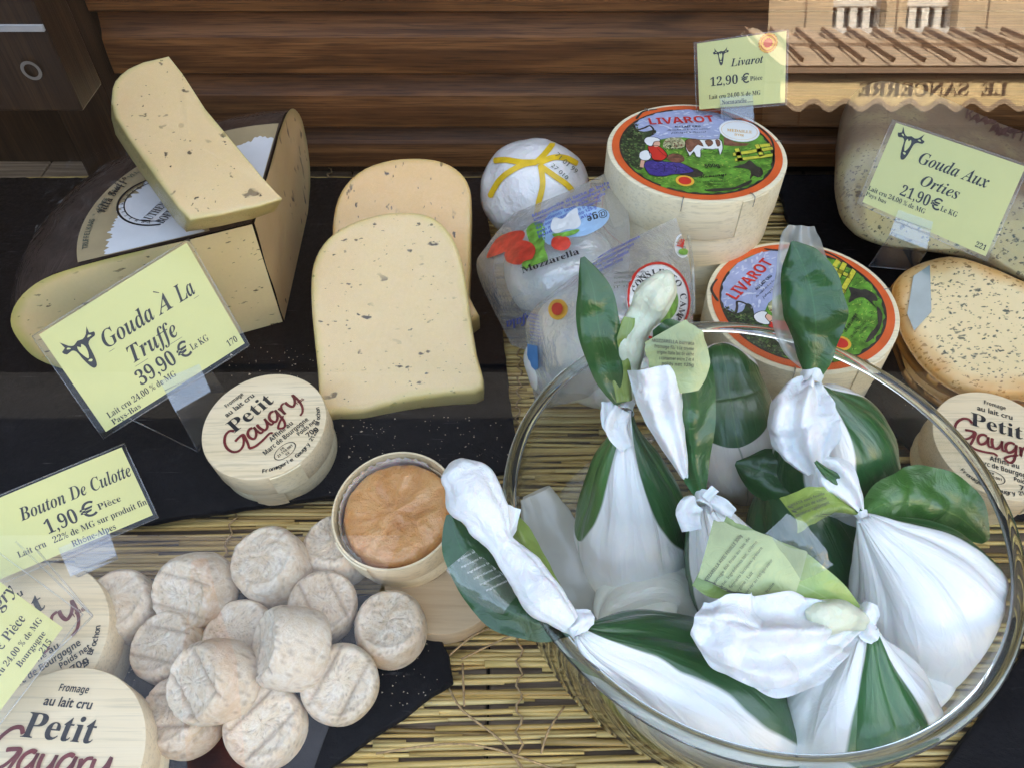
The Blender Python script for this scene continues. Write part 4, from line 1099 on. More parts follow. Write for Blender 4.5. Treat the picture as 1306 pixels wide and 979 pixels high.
contour([(545, 665), (560, 650), (640, 655), (720, 650), (735, 665), (740, 700), (725, 735), (715, 700), (690, 705), (640, 700), (625, 710), (625, 745), (600, 740), (590, 715), (570, 740), (560, 725), (548, 700)], .0038, 2)
for q_ in ([(800, 700), (825, 698), (845, 765), (820, 768)], [(905, 680), (925, 675), (955, 735), (930, 742)], [(790, 722), (1000, 690), (1003, 706), (795, 740)], [(800, 752), (1000, 725), (998, 742), (805, 768)]): contour(q_, .0035, 1)
for q_ in ([(450, 740), (480, 727), (532, 737)], [(455, 750), (500, 745), (538, 752)], [(400, 700), (430, 730), (460, 745)], [(420, 775), (440, 800), (430, 830)], [(480, 778), (500, 805), (490, 830)]): contour(q_, .003, 2, False)
def livarot(LCp, n, rot, label, stack=False, base_h=.035):
    t = thing('livarot_box', label, 'cheese box', tuple(LCp - Vector(n) * .06)); fn = fr(LCp, n)
    c_, s_ = math.cos(rot), math.sin(rot)
    cyl('box_base', fn, LR * .975, -.054, -.026, M['poplar2'], t, bot=True)
    lid = cyl('lid', fn, LR, -.030, 0, M['poplar2'], t, top=True)
    overlap_band(fn, LR, -.0296, -.0004, R(-70), M['poplar2'], lid, .35)
    g = lambda lay: (lambda a, b: fn((a * c_ - b * s_) * LR, (a * s_ + b * c_) * LR, .0006 + lay * .00008))
    for name, m_, vf, lay in ART: put(name, vf, g(lay), M[m_] if isinstance(m_, str) else m_, lid)
    T = lambda s, X, Y, X2, hpx, m_, st='bold', lay=8: (lambda a, b: line(s, a[0], a[1], hpx / 463 * 1.6, g(lay), m_, lid, st, w=math.hypot(b[0] - a[0], b[1] - a[1]), rot=math.atan2(b[1] - a[1], b[0] - a[0])))(loc(X, Y), loc(*X2))
    T('LIVAROT', 362, 575, (700, 560), 38, M['red']); T('AU LAIT CRU', 490, 592, (625, 588), 10, M['ink']); T('Au cachet de bien des collines', 450, 607, (675, 600), 9, M['ink'], 'script'); T('fabriqué à Livarot', 470, 622, (655, 616), 9, M['ink'], 'script')
    T('500g', 650, 800, (725, 797), 20, M['ink']); T('Houssaye', 620, 855, (765, 840), 22, M['ink'], 'script'); T('LE VRAI PRODUIT', 610, 878, (770, 874), 7, M['ink'], '')
    T('FROMAGERIE', 665, 890, (740, 888), 7, M['ink'], ''); T('MEDAILLE', 762, 610, (892, 622), 16, M['amber'], 'serif'); T("D'OR", 800, 633, (850, 638), 14, M['amber'], 'serif')
    # staples and the string marks on the rim
    for a_ in (R(-107), R(-62), R(118), R(10)):
        p_ = [fn(LR * .93 * math.cos(a_), LR * .93 * math.sin(a_), .0008), fn((LR + .0006) * math.cos(a_), (LR + .0006) * math.sin(a_), .0006), fn((LR + .0009) * math.cos(a_), (LR + .0009) * math.sin(a_), -.007)]
        tube('staple', p_, .00035, M['steel'], lid, 2, 5)
    return t, fn
t, fn = livarot(LC, (0, 0, 1), 0, 'upper round cheese box with milkmaid lid and orange band, topmost of the stack')
LC2 = LC + Vector((-.002, .006, -.0545)); t, fn2 = livarot(LC2, (0, 0, 1), R(20), 'lower round cheese box directly beneath the milkmaid box with the price card')
lowr = [o for o in t.children if o.name.startswith('lid')][0]
put('orange_edge', ring2d(0, 0, .985, 1.0), lambda a, b: fn2(a * (LR + .0012), b * (LR + .0012), .0003), M['orange'], lowr)
livarot(P(1022, 387, .066), Vector((-.04, -.03, 1)).normalized(), R(43), 'milkmaid box lying turned behind the glass bowl, half covered by a leaf wrapper')

# ------------------------------------------------------------------ white ball tied with yellow tape
from mathutils.bvhtree import BVHTree
def raydir(u, v): return Vector(((u - 653) / F, cp + (489.5 - v) / F * sp, -sp + (489.5 - v) / F * cp)).normalized()
def bvh_of(obs):
    V = []; Fc = []
    for o in (obs if isinstance(obs, list) else [obs]):
        k = len(V); w = W(o); V += [v.co + w for v in o.data.vertices]; Fc += [tuple(i + k for i in p.vertices) for p in o.data.polygons]
    return BVHTree.FromPolygons(V, Fc)
def drape(bv, off=.0005):
    def fn(u, v, c=0.0):
        h, n, i, d = bv.ray_cast(CAMP, raydir(u, v))
        if h is None:
            h, n, i, d = bv.find_nearest(CAMP + raydir(u, v) * .5)
        if n.dot(CAMP - h) < 0: n = -n
        return h + n * off
    return fn
def dline(bv, s, u, v, h, mat, parent, rot=0.0, w=None, st='', off=.0012, align='l'):
    """text laid on a surface; baseline start and height in target pixels, rot in degrees"""
    d = drape(bv, off); c_, s_ = math.cos(R(rot)), math.sin(R(rot))
    return line(s, 0, 0, h, lambda a, b: d(u + a * c_ - b * s_ * -1 * -1, v - a * s_ - b * c_) if 0 else d(u + a * c_ - b * s_, v - a * s_ - b * c_), mat, parent, st, w=w, align=align)
bv = bvh_of(NT_BODY); smr = plain('stamp_maroon', (.10, .045, .035), .5)
dline(bv, 'NETTEL', 1266, 168, 14, smr, NT_BODY.parent, -22, 60, 'bold', off=.001); dline(bv, 'KAAS', 1230, 152, 11, smr, NT_BODY.parent, -12, 40, 'bold', off=.001)
bc = P(682, 245, .058); br = .0405
tb_ = thing('cheese_ball', 'white wrapped cheese ball tied with yellow tape behind the clear bags', 'cheese ball', (bc.x, bc.y, .0115))
vv = []; NA, NB = 72, 48
for i in range(NB + 1):
    ph = math.pi * i / NB
    for j in range(NA):
        a_ = j * 2 * math.pi / NA; d = Vector((math.sin(ph) * math.cos(a_), math.sin(ph) * math.sin(a_), math.cos(ph)))
        w = 1 + .035 * nz(d, 2.2, 3) + .012 * abs(nz(d, 7, 4)); dz = .92 if d.z < 0 else 1.0
        vv.append(bc + Vector((d.x * 1.08, d.y, d.z * 1.0 * dz)) * br * w)
ball = build('ball_wrap', vv, gridfaces(NB + 1, NA, True), white_m('white_ball_wrap', (.80, .76, .74), .2, .35, .7), tb_)
bb = bvh_of(ball); db = drape(bb, .0008)
def dribbon(name, pts, w, d, mat, parent):
    q = catmull(pts, 8); vf = stroke2d(pts, w, w, 8); return put(name, vf, d, mat, parent)
for pts in ([(685, 208), (665, 208), (645, 205), (630, 206)], [(685, 208), (665, 212), (640, 228), (625, 252)], [(683, 209), (694, 198), (703, 187), (704, 184)], [(689, 210), (692, 235), (687, 258), (684, 275)], [(688, 212), (705, 224), (722, 236), (730, 245)], [(688, 209), (705, 202), (722, 203), (736, 210)]):
    dribbon('tape', pts, 3.6, db, M['tape'], tb_)
dline(bb, '71 01 99', 707, 200, 6, M['ink2'], tb_, -42, 34, ''); dline(bb, '27 010', 702, 213, 5, M['ink2'], tb_, -42, 26, '')

# ------------------------------------------------------------------ printed film bags of mozzarella
def sheet(name, ctrl, mat, parent, n=10, amp=.0015, seed=0, back=0.0, fscale=28):
    rows = [catmull([(*P(*c),) for c in r], n) for r in ctrl]
    dense = list(zip(*[catmull([r[j] for r in rows], n) for j in range(len(rows[0]))]))
    nr = len(dense); nc = len(dense[0]); vv = []
    for i, r in enumerate(dense):
        for j, p in enumerate(r):
            a_, b_ = i / (nr - 1), j / (nc - 1); e = min(1, 6 * min(a_, 1 - a_, b_, 1 - b_))
            p = Vector(p); vd = (CAMP - p).normalized(); cr_ = (crease(p, 42, seed) - .3) + .5 * (crease(p, 95, seed + 2) - .3)
            f_ = (abs(nz(p, fscale, seed)) - .25) * 1.6 + .5 * nz(p, fscale * 2.5, seed + 1)
            vv.append(p + vd * (amp * (f_ + 2.0 * cr_) * (.3 + .7 * e) - back * e * math.sin(a_ * math.pi) ** .5))
    return build(name, vv, gridfaces(nr, nc), mat, parent, uv=[(j / (nc - 1), i / (nr - 1)) for i in range(nr) for j in range(nc)])
def lump(name, u, v, z, rx, rz, mat, parent, seed=1, amp=.06, asp=1.0):
    c_ = P(u, v, z); vv = []
    for i in range(25):
        ph = math.pi * i / 24
        for j in range(36):
            a_ = j * 2 * math.pi / 36; d = Vector((math.sin(ph) * math.cos(a_), math.sin(ph) * math.sin(a_), math.cos(ph))); w = 1 + amp * nz(d, 1.7, seed)
            vv.append(c_ + Vector((d.x * rx, d.y * rx * asp, d.z * rz)) * w)
    return build(name, vv, gridfaces(25, 36, True), mat, parent)
bagA = thing('mozzarella_bag', 'clear printed mozzarella bag with tomato picture lying against the white ball', 'cheese bag', tuple(P(700, 380, .006)))
ca = [[(655, 272, .080), (705, 252, .100), (745, 235, .105), (790, 212, .098)], [(622, 312, .070), (690, 305, .100), (755, 290, .108), (803, 285, .095)],
      [(609, 348, .045), (670, 370, .085), (740, 360, .095), (800, 370, .08)], [(652, 440, .015), (690, 450, .02), (740, 440, .04), (790, 440, .04)]]
lump('mozzarella', 715, 345, .050, .042, .036, M['mozz'], bagA, 4)
sheet('film', ca, M['bagfilm'], bagA, 10, .002, 3, back=.05); fa = sheet('film', ca, M['bagfilm'], bagA, 10, .002, 3)
bv = bvh_of(fa); d1 = drape(bv, .0010); d2 = drape(bv, .0015); d3 = drape(bv, .0020)
def pz(pts): return [(600 + x / 3.263, 170 + y / 3.263) for x, y in pts]
def dp(name, mat, pts, parent, lay, n=3, zf=pz): return put(name, refine(poly2d(zf(pts), n), 5), lay, mat, parent)
dp('print', M['palesky'], [(330, 340), (420, 315), (500, 310), (570, 330), (560, 380), (480, 430), (400, 440), (330, 470), (300, 420)], bagA, d1)
dp('print', M['leafp'], [(235, 410), (265, 378), (305, 380), (315, 430), (310, 480), (325, 530), (290, 545), (255, 560), (220, 570), (225, 520), (250, 470)], bagA, d1)
dp('print', M['tomato'], [(75, 515), (110, 450), (165, 420), (215, 412), (232, 430), (205, 470), (150, 500), (90, 520)], bagA, d2)
dp('print', M['tomato'], [(150, 510), (170, 480), (210, 455), (250, 460), (278, 490), (265, 530), (230, 540), (215, 555), (180, 550), (158, 535)], bagA, d3)
dp('print', M['whitep'], [(338, 400), (350, 360), (385, 365), (415, 335), (445, 320), (450, 350), (460, 385), (440, 405), (400, 410), (360, 425)], bagA, d2)
dp('print', M['tomato'], [(340, 465), (350, 445), (380, 438), (410, 448), (414, 475), (395, 495), (365, 495), (345, 485)], bagA, d3)
dp('print', M['leafp'], [(345, 430), (380, 425), (440, 408), (455, 415), (420, 435), (385, 442), (360, 445)], bagA, d3)
for k in range(6):
    dline(bv, ('Mozzarella di latte di bufala', 'conservare in frigorifero a 4', 'ingredienti: latte, sale, caglio', 'da consumarsi entro il giorno', 'peso netto sgocciolato 125 g', 'prodotto in Italia')[k], 681 + k * 1.5, 279 + k * 5.2, 3.6, M['lblue'], bagA, 24, 112 - k * 8, 'bold')
dline(bv, 'Mozzarella', 668, 350, 8, M['ink'], bagA, 19, 75, 'serif'); dline(bv, '@ge', 772, 270, 8, M['ink'], bagA, 200, 26, 'bold')
dline(bv, 'Bufala', 690, 396, 11, M['lblue'], bagA, 197, 46, 'bital')
bagB = thing('mozzarella_bag', 'milky mozzarella bag with blue edge and round seal, in front of the tomato bag', 'cheese bag', tuple(P(770, 470, .006)))
cb = [[(688, 386, .085), (735, 350, .105), (800, 308, .120), (862, 278, .108)], [(671, 412, .075), (740, 400, .125), (812, 368, .132), (878, 330, .105)],
      [(675, 462, .050), (740, 455, .115), (820, 425, .115), (884, 400, .080)], [(683, 522, .018), (730, 512, .06), (800, 490, .05), (878, 466, .040)]]
lump('mozzarella', 770, 435, .062, .045, .042, M['mozz'], bagB, 9, .08); lump('mozzarella', 722, 460, .045, .028, .030, M['mozz'], bagB, 12, .08)
sheet('film', cb, M['bagfilm'], bagB, 10, .003, 8, back=.06); fb_ = sheet('film', cb, M['bagfilm'], bagB, 10, .003, 8)
bv = bvh_of(fb_); d1 = drape(bv, .0010); d2 = drape(bv, .0016)
dp('print', M['cyan'], [(243, 875), (285, 885), (288, 975), (275, 985), (240, 950)], bagB, d1, 0)
for k in range(9): dline(bv, 'ingredienti latte', 676 + k * .3, 402 + k * 4.3, 2.6, M['lblue'], bagB, -12, 14, '')
for (u, v, r_) in ((713, 396, 13), ): put('emblem', disc2d(u, v, r_ * .95, r_, 30), d1, M['amber'], bagB); put('emblem', disc2d(u, v, r_ * .55, r_ * .6, 20), d2, M['red'], bagB)
put('seal', disc2d(869, 315, 10, 15, 30), d1, M['whitep'], bagB)
for k in range(9):
    a_ = R(20 * k + 5); put('seal_ray', ([(869, 318), (869 + 8 * math.cos(a_ - .1), 318 - 11 * math.sin(a_ - .1)), (869 + 8 * math.cos(a_ + .1), 318 - 11 * math.sin(a_ + .1))], [(0, 1, 2)]), d2, M['red'], bagB)
put('seal_leaf', disc2d(869, 323, 6, 4, 16), d2, M['leafp'], bagB)
put('seal_plate', refine(disc2d(838, 384, 40, 48, 48), 5), d1, M['whitep'], bagB); put('seal_ring', ring2d(838, 384, 37, 39.5, 60, sq=1.2), d2, M['red'], bagB)
v1, f1 = ring2d(838, 384, 0, 24, 40); put('seal_field', refine(([(838 + (a - 838), 384 + (b - 384) * 1.15) for a, b in v1], f1), 5), d2, M['leafp'], bagB)
tx = 'CAMPANA ar.l.BUFALINA'; 
for k, ch in enumerate('ANIPMAC OTTEISNOC'):
    a_ = R(-75 + k * 15); line(ch, 0, 0, 8, (lambda a_: lambda a, b: drape(bv, .0013)(838 + 27 * math.cos(a_) + a * math.sin(a_) - -b * math.cos(a_), 384 - 31 * math.sin(a_) + a * math.cos(a_) - b * math.sin(a_)))(a_), M['ink'], bagB, 'serif')
for k in range(5): dline(bv, ('Mozzarella di bufala campana DOP', 'conservare a temperatura ambiente', 'prima del consumo immergere', 'la busta in acqua tiepida', 'per dieci minuti circa')[k], 750 + k, 333 + k * 5.5 , 3.6, M['lblue'], bagB, 27, 82 - k * 9, 'bold')
for k in range(4): dline(bv, ('Consorzio di tutela', 'lotto 2 1045', 'scadenza 21 05', 'IT 15 0 CE')[k], 784, 352 + k * 6, 3, M['ink2'], bagB, 3, 38, '')
tube('film_seam', [P(878, 300, .104), P(884, 345, .10), P(885, 400, .08)], .0010, M['wrapfilm'], bagB, 6)

# ------------------------------------------------------------------ little goat cheeses
def bouton_m():
    t = NT('bloomy_rind'); co = t.co(); oi = t.n('ObjectInfo')
    n_ = t.noise(co, 110, 6, .72, 1.2); f = t.noise(co, 700, 5, .75)
    base = t.mix(t.mr(oi.outputs['Random'], 0, 1), (.66, .49, .32), (.82, .66, .47))
    c_ = t.mix(t.mr(n_, .40, .68, 0, .75), base, (.90, .84, .74)); c_ = t.mix(t.mr(f, .45, .7, 0, .45), c_, (.60, .47, .36))
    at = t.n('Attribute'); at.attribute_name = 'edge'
    c_ = t.mix(t.math('MULTIPLY', at.outputs['Fac'], .9), c_, (.38, .27, .19))  # shade in creases and grooves is painted into the rind colour
    t.l(c_, t.b.inputs['Base Color']); t.set(Roughness=.85, Subsurface_Weight=.1, Subsurface_Scale=.003)
    nb_ = t.noise(co, 240, 4, .6, 2.2); rg = t.math('ABSOLUTE', t.math('SUBTRACT', nb_, .5))
    t.bump(t.math('ADD', rg, t.math('MULTIPLY', f, .7)), .8, .0014); return t.m
BM = bouton_m()
def bouton(u, v, z, ax, label, r=.0196, h=.028, seed=1, grooves=True):
    o_ = P(u, v, z); fn = fr(o_, ax, (math.cos(seed * 2.3), math.sin(seed * 2.3), .1)); NA = 84
    prof = [(0, -h / 2), (.4, -h / 2), (.75, -h / 2 + .0005), (.92, -h / 2 + .003)] + [(1.0 + .035 * math.sin(k / 6 * math.pi), -h / 2 + .006 + (h - .012) * k / 6) for k in range(7)]
    prof += [(.985, h / 2 - .0035), (.95, h / 2 - .0018), (.90, h / 2 - .0006), (.84, h / 2)] + [(.78 - .78 * k / 13, h / 2) for k in range(13)] + [(.0005, h / 2)]
    vv = []; ed = []
    rs = random.Random(seed); ga = rs.uniform(0, 3.1)
    for i in range(NA):
        a_ = i * 2 * math.pi / NA
        for q, z_ in prof:
            d = Vector((q * math.cos(a_), q * math.sin(a_), z_ / r)); s3 = d + Vector((seed * 3.7, 0, 0))
            wr = abs(nz(s3 + Vector((nz(s3, 2, 5), nz(s3, 2, 6), 0)) * .4, 3.4, 2)); wr2 = abs(nz(s3 + Vector((nz(s3, 4, 5), nz(s3, 4, 6), nz(s3, 4, 8))) * .3, 6.5, 3))
            crv = max(0, 1 - wr2 / .06)
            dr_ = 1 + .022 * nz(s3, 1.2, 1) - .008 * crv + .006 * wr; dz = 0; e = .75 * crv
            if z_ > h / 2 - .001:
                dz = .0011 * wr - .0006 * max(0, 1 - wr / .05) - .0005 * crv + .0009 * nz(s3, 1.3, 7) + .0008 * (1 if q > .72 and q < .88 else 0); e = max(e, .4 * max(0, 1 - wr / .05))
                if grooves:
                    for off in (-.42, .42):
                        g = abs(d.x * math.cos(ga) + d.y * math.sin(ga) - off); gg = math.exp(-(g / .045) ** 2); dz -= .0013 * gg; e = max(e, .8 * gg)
            w = q * r * dr_; vv.append(fn(w * math.cos(a_), w * math.sin(a_), z_ * (1 + .04 * nz(s3, 1, 9)) + dz)); ed.append(e)
    k = len(prof); ff = [(i * k + j, ((i + 1) % NA) * k + j, ((i + 1) % NA) * k + j + 1, i * k + j + 1) for i in range(NA) for j in range(k - 1)]
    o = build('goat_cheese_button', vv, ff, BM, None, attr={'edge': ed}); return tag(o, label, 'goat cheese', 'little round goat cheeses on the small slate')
B_ = [(159, 776, .026, (-.02, -.1, 1), 'small white goat cheese at the left end of the heap, beside the lid box', 0),
 (222, 828, .025, (-.25, -.12, .95), 'goat cheese with one long groove below the leftmost cheese', 1), (252, 752, .036, (-.30, -.55, .80), 'goat cheese tilted toward the glass with a smooth tan upper side', 1),
 (350, 724, .036, (-.15, -.10, 1), 'tall white wrinkled goat cheese at the top of the heap', 0), (432, 705, .026, (-.05, .10, 1), 'goat cheese half hidden behind the open wooden box', 0),
 (411, 776, .028, (.25, -.12, .95), 'goat cheese below the open box, under the one lying on its side', 1), (312, 816, .024, (-.1, 0, 1), 'tan goat cheese deep in the middle of the heap, mostly covered', 0),
 (374, 826, .050, (-.80, -.12, .58), 'goat cheese lying on its side on top, white grooved face turned left', 1), (499, 803, .026, (.02, -.05, 1), 'goat cheese alone at the right end, nearest the slate corner', 0),
 (434, 872, .030, (.18, -.25, .95), 'goat cheese with long diagonal grooves below the side-lying one', 1), (237, 914, .024, (-.22, -.05, .97), 'goat cheese at the bottom left of the heap', 1),
 (276, 868, .046, (-.45, -.35, .82), 'powdery white goat cheese resting on top at the lower left of the heap', 1), (340, 926, .024, (.08, -.15, 1), 'lowest goat cheese of the heap, at its front edge', 1)]
for k, (u, v, z, ax, lb, g) in enumerate(B_): bouton(u, v, z, ax, lb, seed=k + 1, grooves=bool(g), r=(.0186, .0181, .0196, .0194, .0184, .0180, .0183, .0194, .0183, .0188, .0184, .0191, .0189)[k], h=.028 if k != 3 else .033)

# ------------------------------------------------------------------ glass bowl
BC = Vector((.118, .204, 0)); BR = .1215; BZ = .100
def bw(z):
    pts = [(0, .060), (.008, .090), (.02, .106), (.04, .1145), (.07, .119), (.1, BR - .002), (.3, BR)]
    for (a, ra), (b, rb) in zip(pts, pts[1:]):
        if z <= b: return ra + (rb - ra) * max(0, z - a) / (b - a)
    return BR
bowl = thing('glass_bowl', 'large clear glass bowl holding the leaf wrapped cheese parcels', 'bowl', (BC.x, BC.y, .004))
def lathe(name, prof, mat, parent, n=128, c=BC):
    vv = []
    for i in range(n):
        a_ = i * 2 * math.pi / n
        for r_, z_ in prof: vv.append((c.x + r_ * math.cos(a_), c.y + r_ * math.sin(a_), z_))
    k = len(prof); ff = [(i * k + j, ((i + 1) % n) * k + j, ((i + 1) % n) * k + j + 1, i * k + j + 1) for i in range(n) for j in range(k - 1)]
    return build(name, vv, ff, mat, parent)
zz = [.0045, .006, .008, .012, .02, .03, .04, .055, .07, .085, .096]
lathe('bowl_wall', [(.001, .0045), (.05, .0045), (.085, .0046)] + [(bw(z) + .0015 * 1, z) for z in zz[1:]], M['bowlglass'], bowl)
lathe('bowl_wall', [(.001, .0085), (.05, .0085), (.080, .0086)] + [(bw(z) - .0025, z + .002) for z in zz[2:]], M['bowlglass'], bowl)
pr_ = [(BR - .002 + .0035 * math.cos(t_), BZ - .001 + .0028 * math.sin(t_)) for t_ in [k * 2 * math.pi / 16 for k in range(17)]]
lathe('rim', pr_, M['rimglass'], bowl)
WATER = NT('whey'); WATER.t.nodes.remove(WATER.b)
M['whey'] = clear('cloudy_whey', (.93, .95, .92), .2, .02, 1.33, bump=.15, bscale=20, fog=(.66, .68, .62), fogk=.16)
vv = [(BC.x, BC.y, .022)] + [(BC.x + (bw(.022) - .003) * math.cos(i * math.pi / 48), BC.y + (bw(.022) - .003) * math.sin(i * math.pi / 48), .022) for i in range(96)]
w_ = build('whey', vv, [(0, i + 1, (i + 1) % 96 + 1) for i in range(96)], M['whey'], None); tag(w_, 'shallow cloudy whey standing in the bottom of the glass bowl', 'whey')

# ------------------------------------------------------------------ leaf wrapped parcels
def clampb(p, marg=.0035):
    if p.z > BZ - .004: return p
    d = Vector((p.x - BC.x, p.y - BC.y)); m = bw(max(.009, p.z)) - marg
    if d.length > m: d *= m / d.length; p = Vector((BC.x + d.x, BC.y + d.y, p.z))
    if p.z < .0095: p.z = .0095
    return p
def body(name, path, mat, parent, seed=1, pleats=9, pa=.30, pdec=.30, crum=.022, NA=96, n=14, inb=True, flat=1.0, pend=0.0, cap=True):
    """gathered paper bag: loft along a path of (u, v, z, radius px); angle 0 faces the viewer"""
    pw = [(*P(u, v, z), pxr(P(u, v, z), r)) for u, v, z, r in path]
    q = catmull(pw, n); m = len(q); vv = []; uvs = []; ref = None
    for i, p in enumerate(q):
        c_ = Vector(p[:3]); a_ = Vector(q[max(i - 1, 0)][:3]); b_ = Vector(q[min(i + 1, m - 1)][:3]); T = (b_ - a_).normalized()
        U = (CAMP - c_); U = (U - T * U.dot(T)).normalized(); S = T.cross(U); t = i / (m - 1); rad = max(.0002, p[3])
        A_ = pa * math.exp(-t / pdec) + pend
        for j in range(NA + 1):
            th = 2 * math.pi * (j % NA) / NA
            ph = pleats * th + 1.3 * math.sin(th + seed) + .8 * math.sin(2 * th + seed * 2); fold = abs(math.sin(ph / 2)) ** .7 - .6
            d = U * math.cos(th) * flat + S * math.sin(th)
            w = 1 + A_ * fold + crum * (1.6 * abs(nz(c_ + d * rad, 38, seed)) - .6 + .9 * crease(c_ + d * rad, 60, seed) + .5 * nz(c_ + d * rad, 90, seed + 3)) + .05 * nz((math.cos(th), math.sin(th), t * 2), 1.3, seed)
            pt = c_ + d * rad * w
            if inb: pt = clampb(pt)
            vv.append(pt); uvs.append((j / NA, t))
    ff = gridfaces(m, NA + 1)
    if cap: ff += [tuple((m - 1) * (NA + 1) + j for j in range(NA))]
    return build(name, vv, ff, mat, parent, uv=uvs)
def blade(name, path, mat, parent, seed=1, cup=.35, fold=.22, nf=2.0, crum=.10, n=10, NS=28, tw=0.0, neckfold=.5):
    """leaf or paper sheet along a path of (u, v, z, half width px), creased and cupped"""
    pw = [(*P(u, v, z), pxr(P(u, v, z), r)) for u, v, z, r in path]
    q = catmull(pw, n); m = len(q); vv = []; uvs = []
    for i, p in enumerate(q):
        c_ = Vector(p[:3]); a_ = Vector(q[max(i - 1, 0)][:3]); b_ = Vector(q[min(i + 1, m - 1)][:3]); T = (b_ - a_).normalized()
        U = (CAMP - c_); U = (U - T * U.dot(T)).normalized(); S = T.cross(U); t = i / (m - 1); hw = max(.0003, p[3])
        if tw: U, S = U * math.cos(tw * t) + S * math.sin(tw * t), S * math.cos(tw * t) - U * math.sin(tw * t)
        for j in range(NS + 1):
            s_ = 2 * j / NS - 1
            x = s_; f_ = fold * (1 + neckfold * (1 - t) * 2) * math.cos(s_ * math.pi * nf + seed + 1.5 * nz((t * 2, seed, 0), 1))
            pt = c_ + S * hw * x * (1 + .10 * nz((s_, t * 5, seed), 1.5)) + U * hw * (-cup * s_ * s_ + f_ * .6 + crum * (1.0 * abs(nz(c_ + S * hw * x, 55, seed)) - .8 + 2.4 * crease(c_ + S * hw * x, 48, seed) + .2 * nz(c_ + S * hw * x, 130, seed)))
            vv.append(pt); uvs.append((j / NS, t))
    return build(name, vv, gridfaces(m, NS + 1), mat, parent, uv=uvs)
def tie(u, v, z, r, ang, parent, seed=1, tails=()):
    a_ = R(ang); dx, dy = math.cos(a_), -math.sin(a_)
    body('tie', [(u - dx * r * .55, v - dy * r * .55, z, r * .92), (u, v, z, r * .80), (u + dx * r * .55, v + dy * r * .55, z, r * .95)], M['wpaper'], parent, seed, 7, .10, 1, .05, 40, 6, False, cap=False)
    for pts in tails: blade('tie_end', pts, M['wpaper'], parent, seed, .2, .25, 1.2, .35, 6, 12)
LEAFY = []
def parcel(label, neck): return thing('leaf_parcel', label, 'cheese parcel', tuple(P(*neck)), 'leaf wrapped cheese parcels in the glass bowl')
G = GREEN; LG = (.20, .32, .06)
# hidden filling at the bottom of the bowl
p = parcel('dark leaf parcel deep in the bowl between the upright parcel and the large right one', (1010, 650, .06))
body('bag', [(985, 600, .060, 10), (1000, 630, .055, 45), (1020, 680, .045, 70), (1040, 730, .03, 65), (1050, 760, .02, 10)], parcel_m('leaf_paper_a', [(0, 120, -.3, 1.3, G)]), p, 21)
blade('leaf', [(1055, 625, .080, 6), (1010, 612, .078, 34), (965, 600, .075, 30), (938, 590, .072, 3)], M['gleaf'], p, 3, .3, .1)
p = parcel('pale parcel lying flat under the lower leaf of the bowl middle', (800, 760, .04))
body('bag', [(770, 800, .030, 20), (800, 780, .035, 55), (850, 770, .035, 62), (885, 800, .03, 30), (890, 830, .02, 8)], parcel_m('leaf_paper_b', [(200, 60, 0, 1, G)], (.74, .74, .66)), p, 22)
p = parcel('white parcel at the bottom of the bowl behind the front white one', (1190, 930, .04))
body('bag', [(1130, 860, .040, 15), (1170, 880, .045, 60), (1200, 920, .035, 60), (1200, 960, .02, 20)], parcel_m('leaf_paper_c', []), p, 23)
p = parcel('translucent milky bag leaning against the left inside wall of the bowl', (690, 640, .07))
body('bag', [(682, 628, .068, 22), (694, 655, .060, 30), (712, 700, .045, 40), (735, 760, .03, 50), (752, 800, .015, 20)], M['milky'], p, 24, crum=.12, pleats=4, flat=.5)
# back parcel, green band
p = parcel('parcel at the back of the bowl with a broad dark green leaf band, neck hidden', (925, 450, .09))
body('bag', [(918, 448, .088, 12), (920, 462, .086, 38), (925, 500, .07, 50), (935, 550, .055, 58), (945, 600, .035, 55), (950, 640, .018, 10)], parcel_m('leaf_paper_d', [(-5, 95, .10, .62, G)], (.80, .74, .66)), p, 4, 5, .1)
# right back parcel with tall leaf
p = parcel('parcel with one tall green leaf standing up in front of the turned milkmaid box', (1033, 487, .13))
body('bag', [(1035, 492, .126, 9), (1042, 512, .12, 34), (1056, 550, .10, 66), (1068, 595, .075, 74), (1078, 640, .05, 55), (1084, 665, .03, 8)], parcel_m('leaf_paper_e', [(-62, 46, .05, 1.0, G), (60, 30, .2, .9, G)], wet=(.6, .9)), p, 5)
tie(1035, 486, .130, 15, 85, p, 2)
L_ = blade('leaf', [(1037, 478, .132, 12), (1040, 450, .142, 24), (1040, 405, .158, 37), (1032, 360, .170, 35), (1020, 328, .178, 22), (1010, 308, .182, 2)], M['gleaf'], p, 2, .35, .12, 1.1, .14)
blade('clear_tuft', [(1040, 470, .128, 12), (1025, 430, .140, 30), (1022, 370, .160, 34), (1020, 310, .176, 26), (1022, 288, .182, 16)], M['milky'], p, 6, .2, .3, 2, .25)
blade('paper_tuft', [(1034, 480, .134, 13), (1028, 500, .136, 36), (1024, 535, .132, 44), (1030, 575, .122, 38), (1040, 605, .112, 12)], M['wpaper'], p, 7, .5, .30, 2.2, .35, NS=44, n=14)
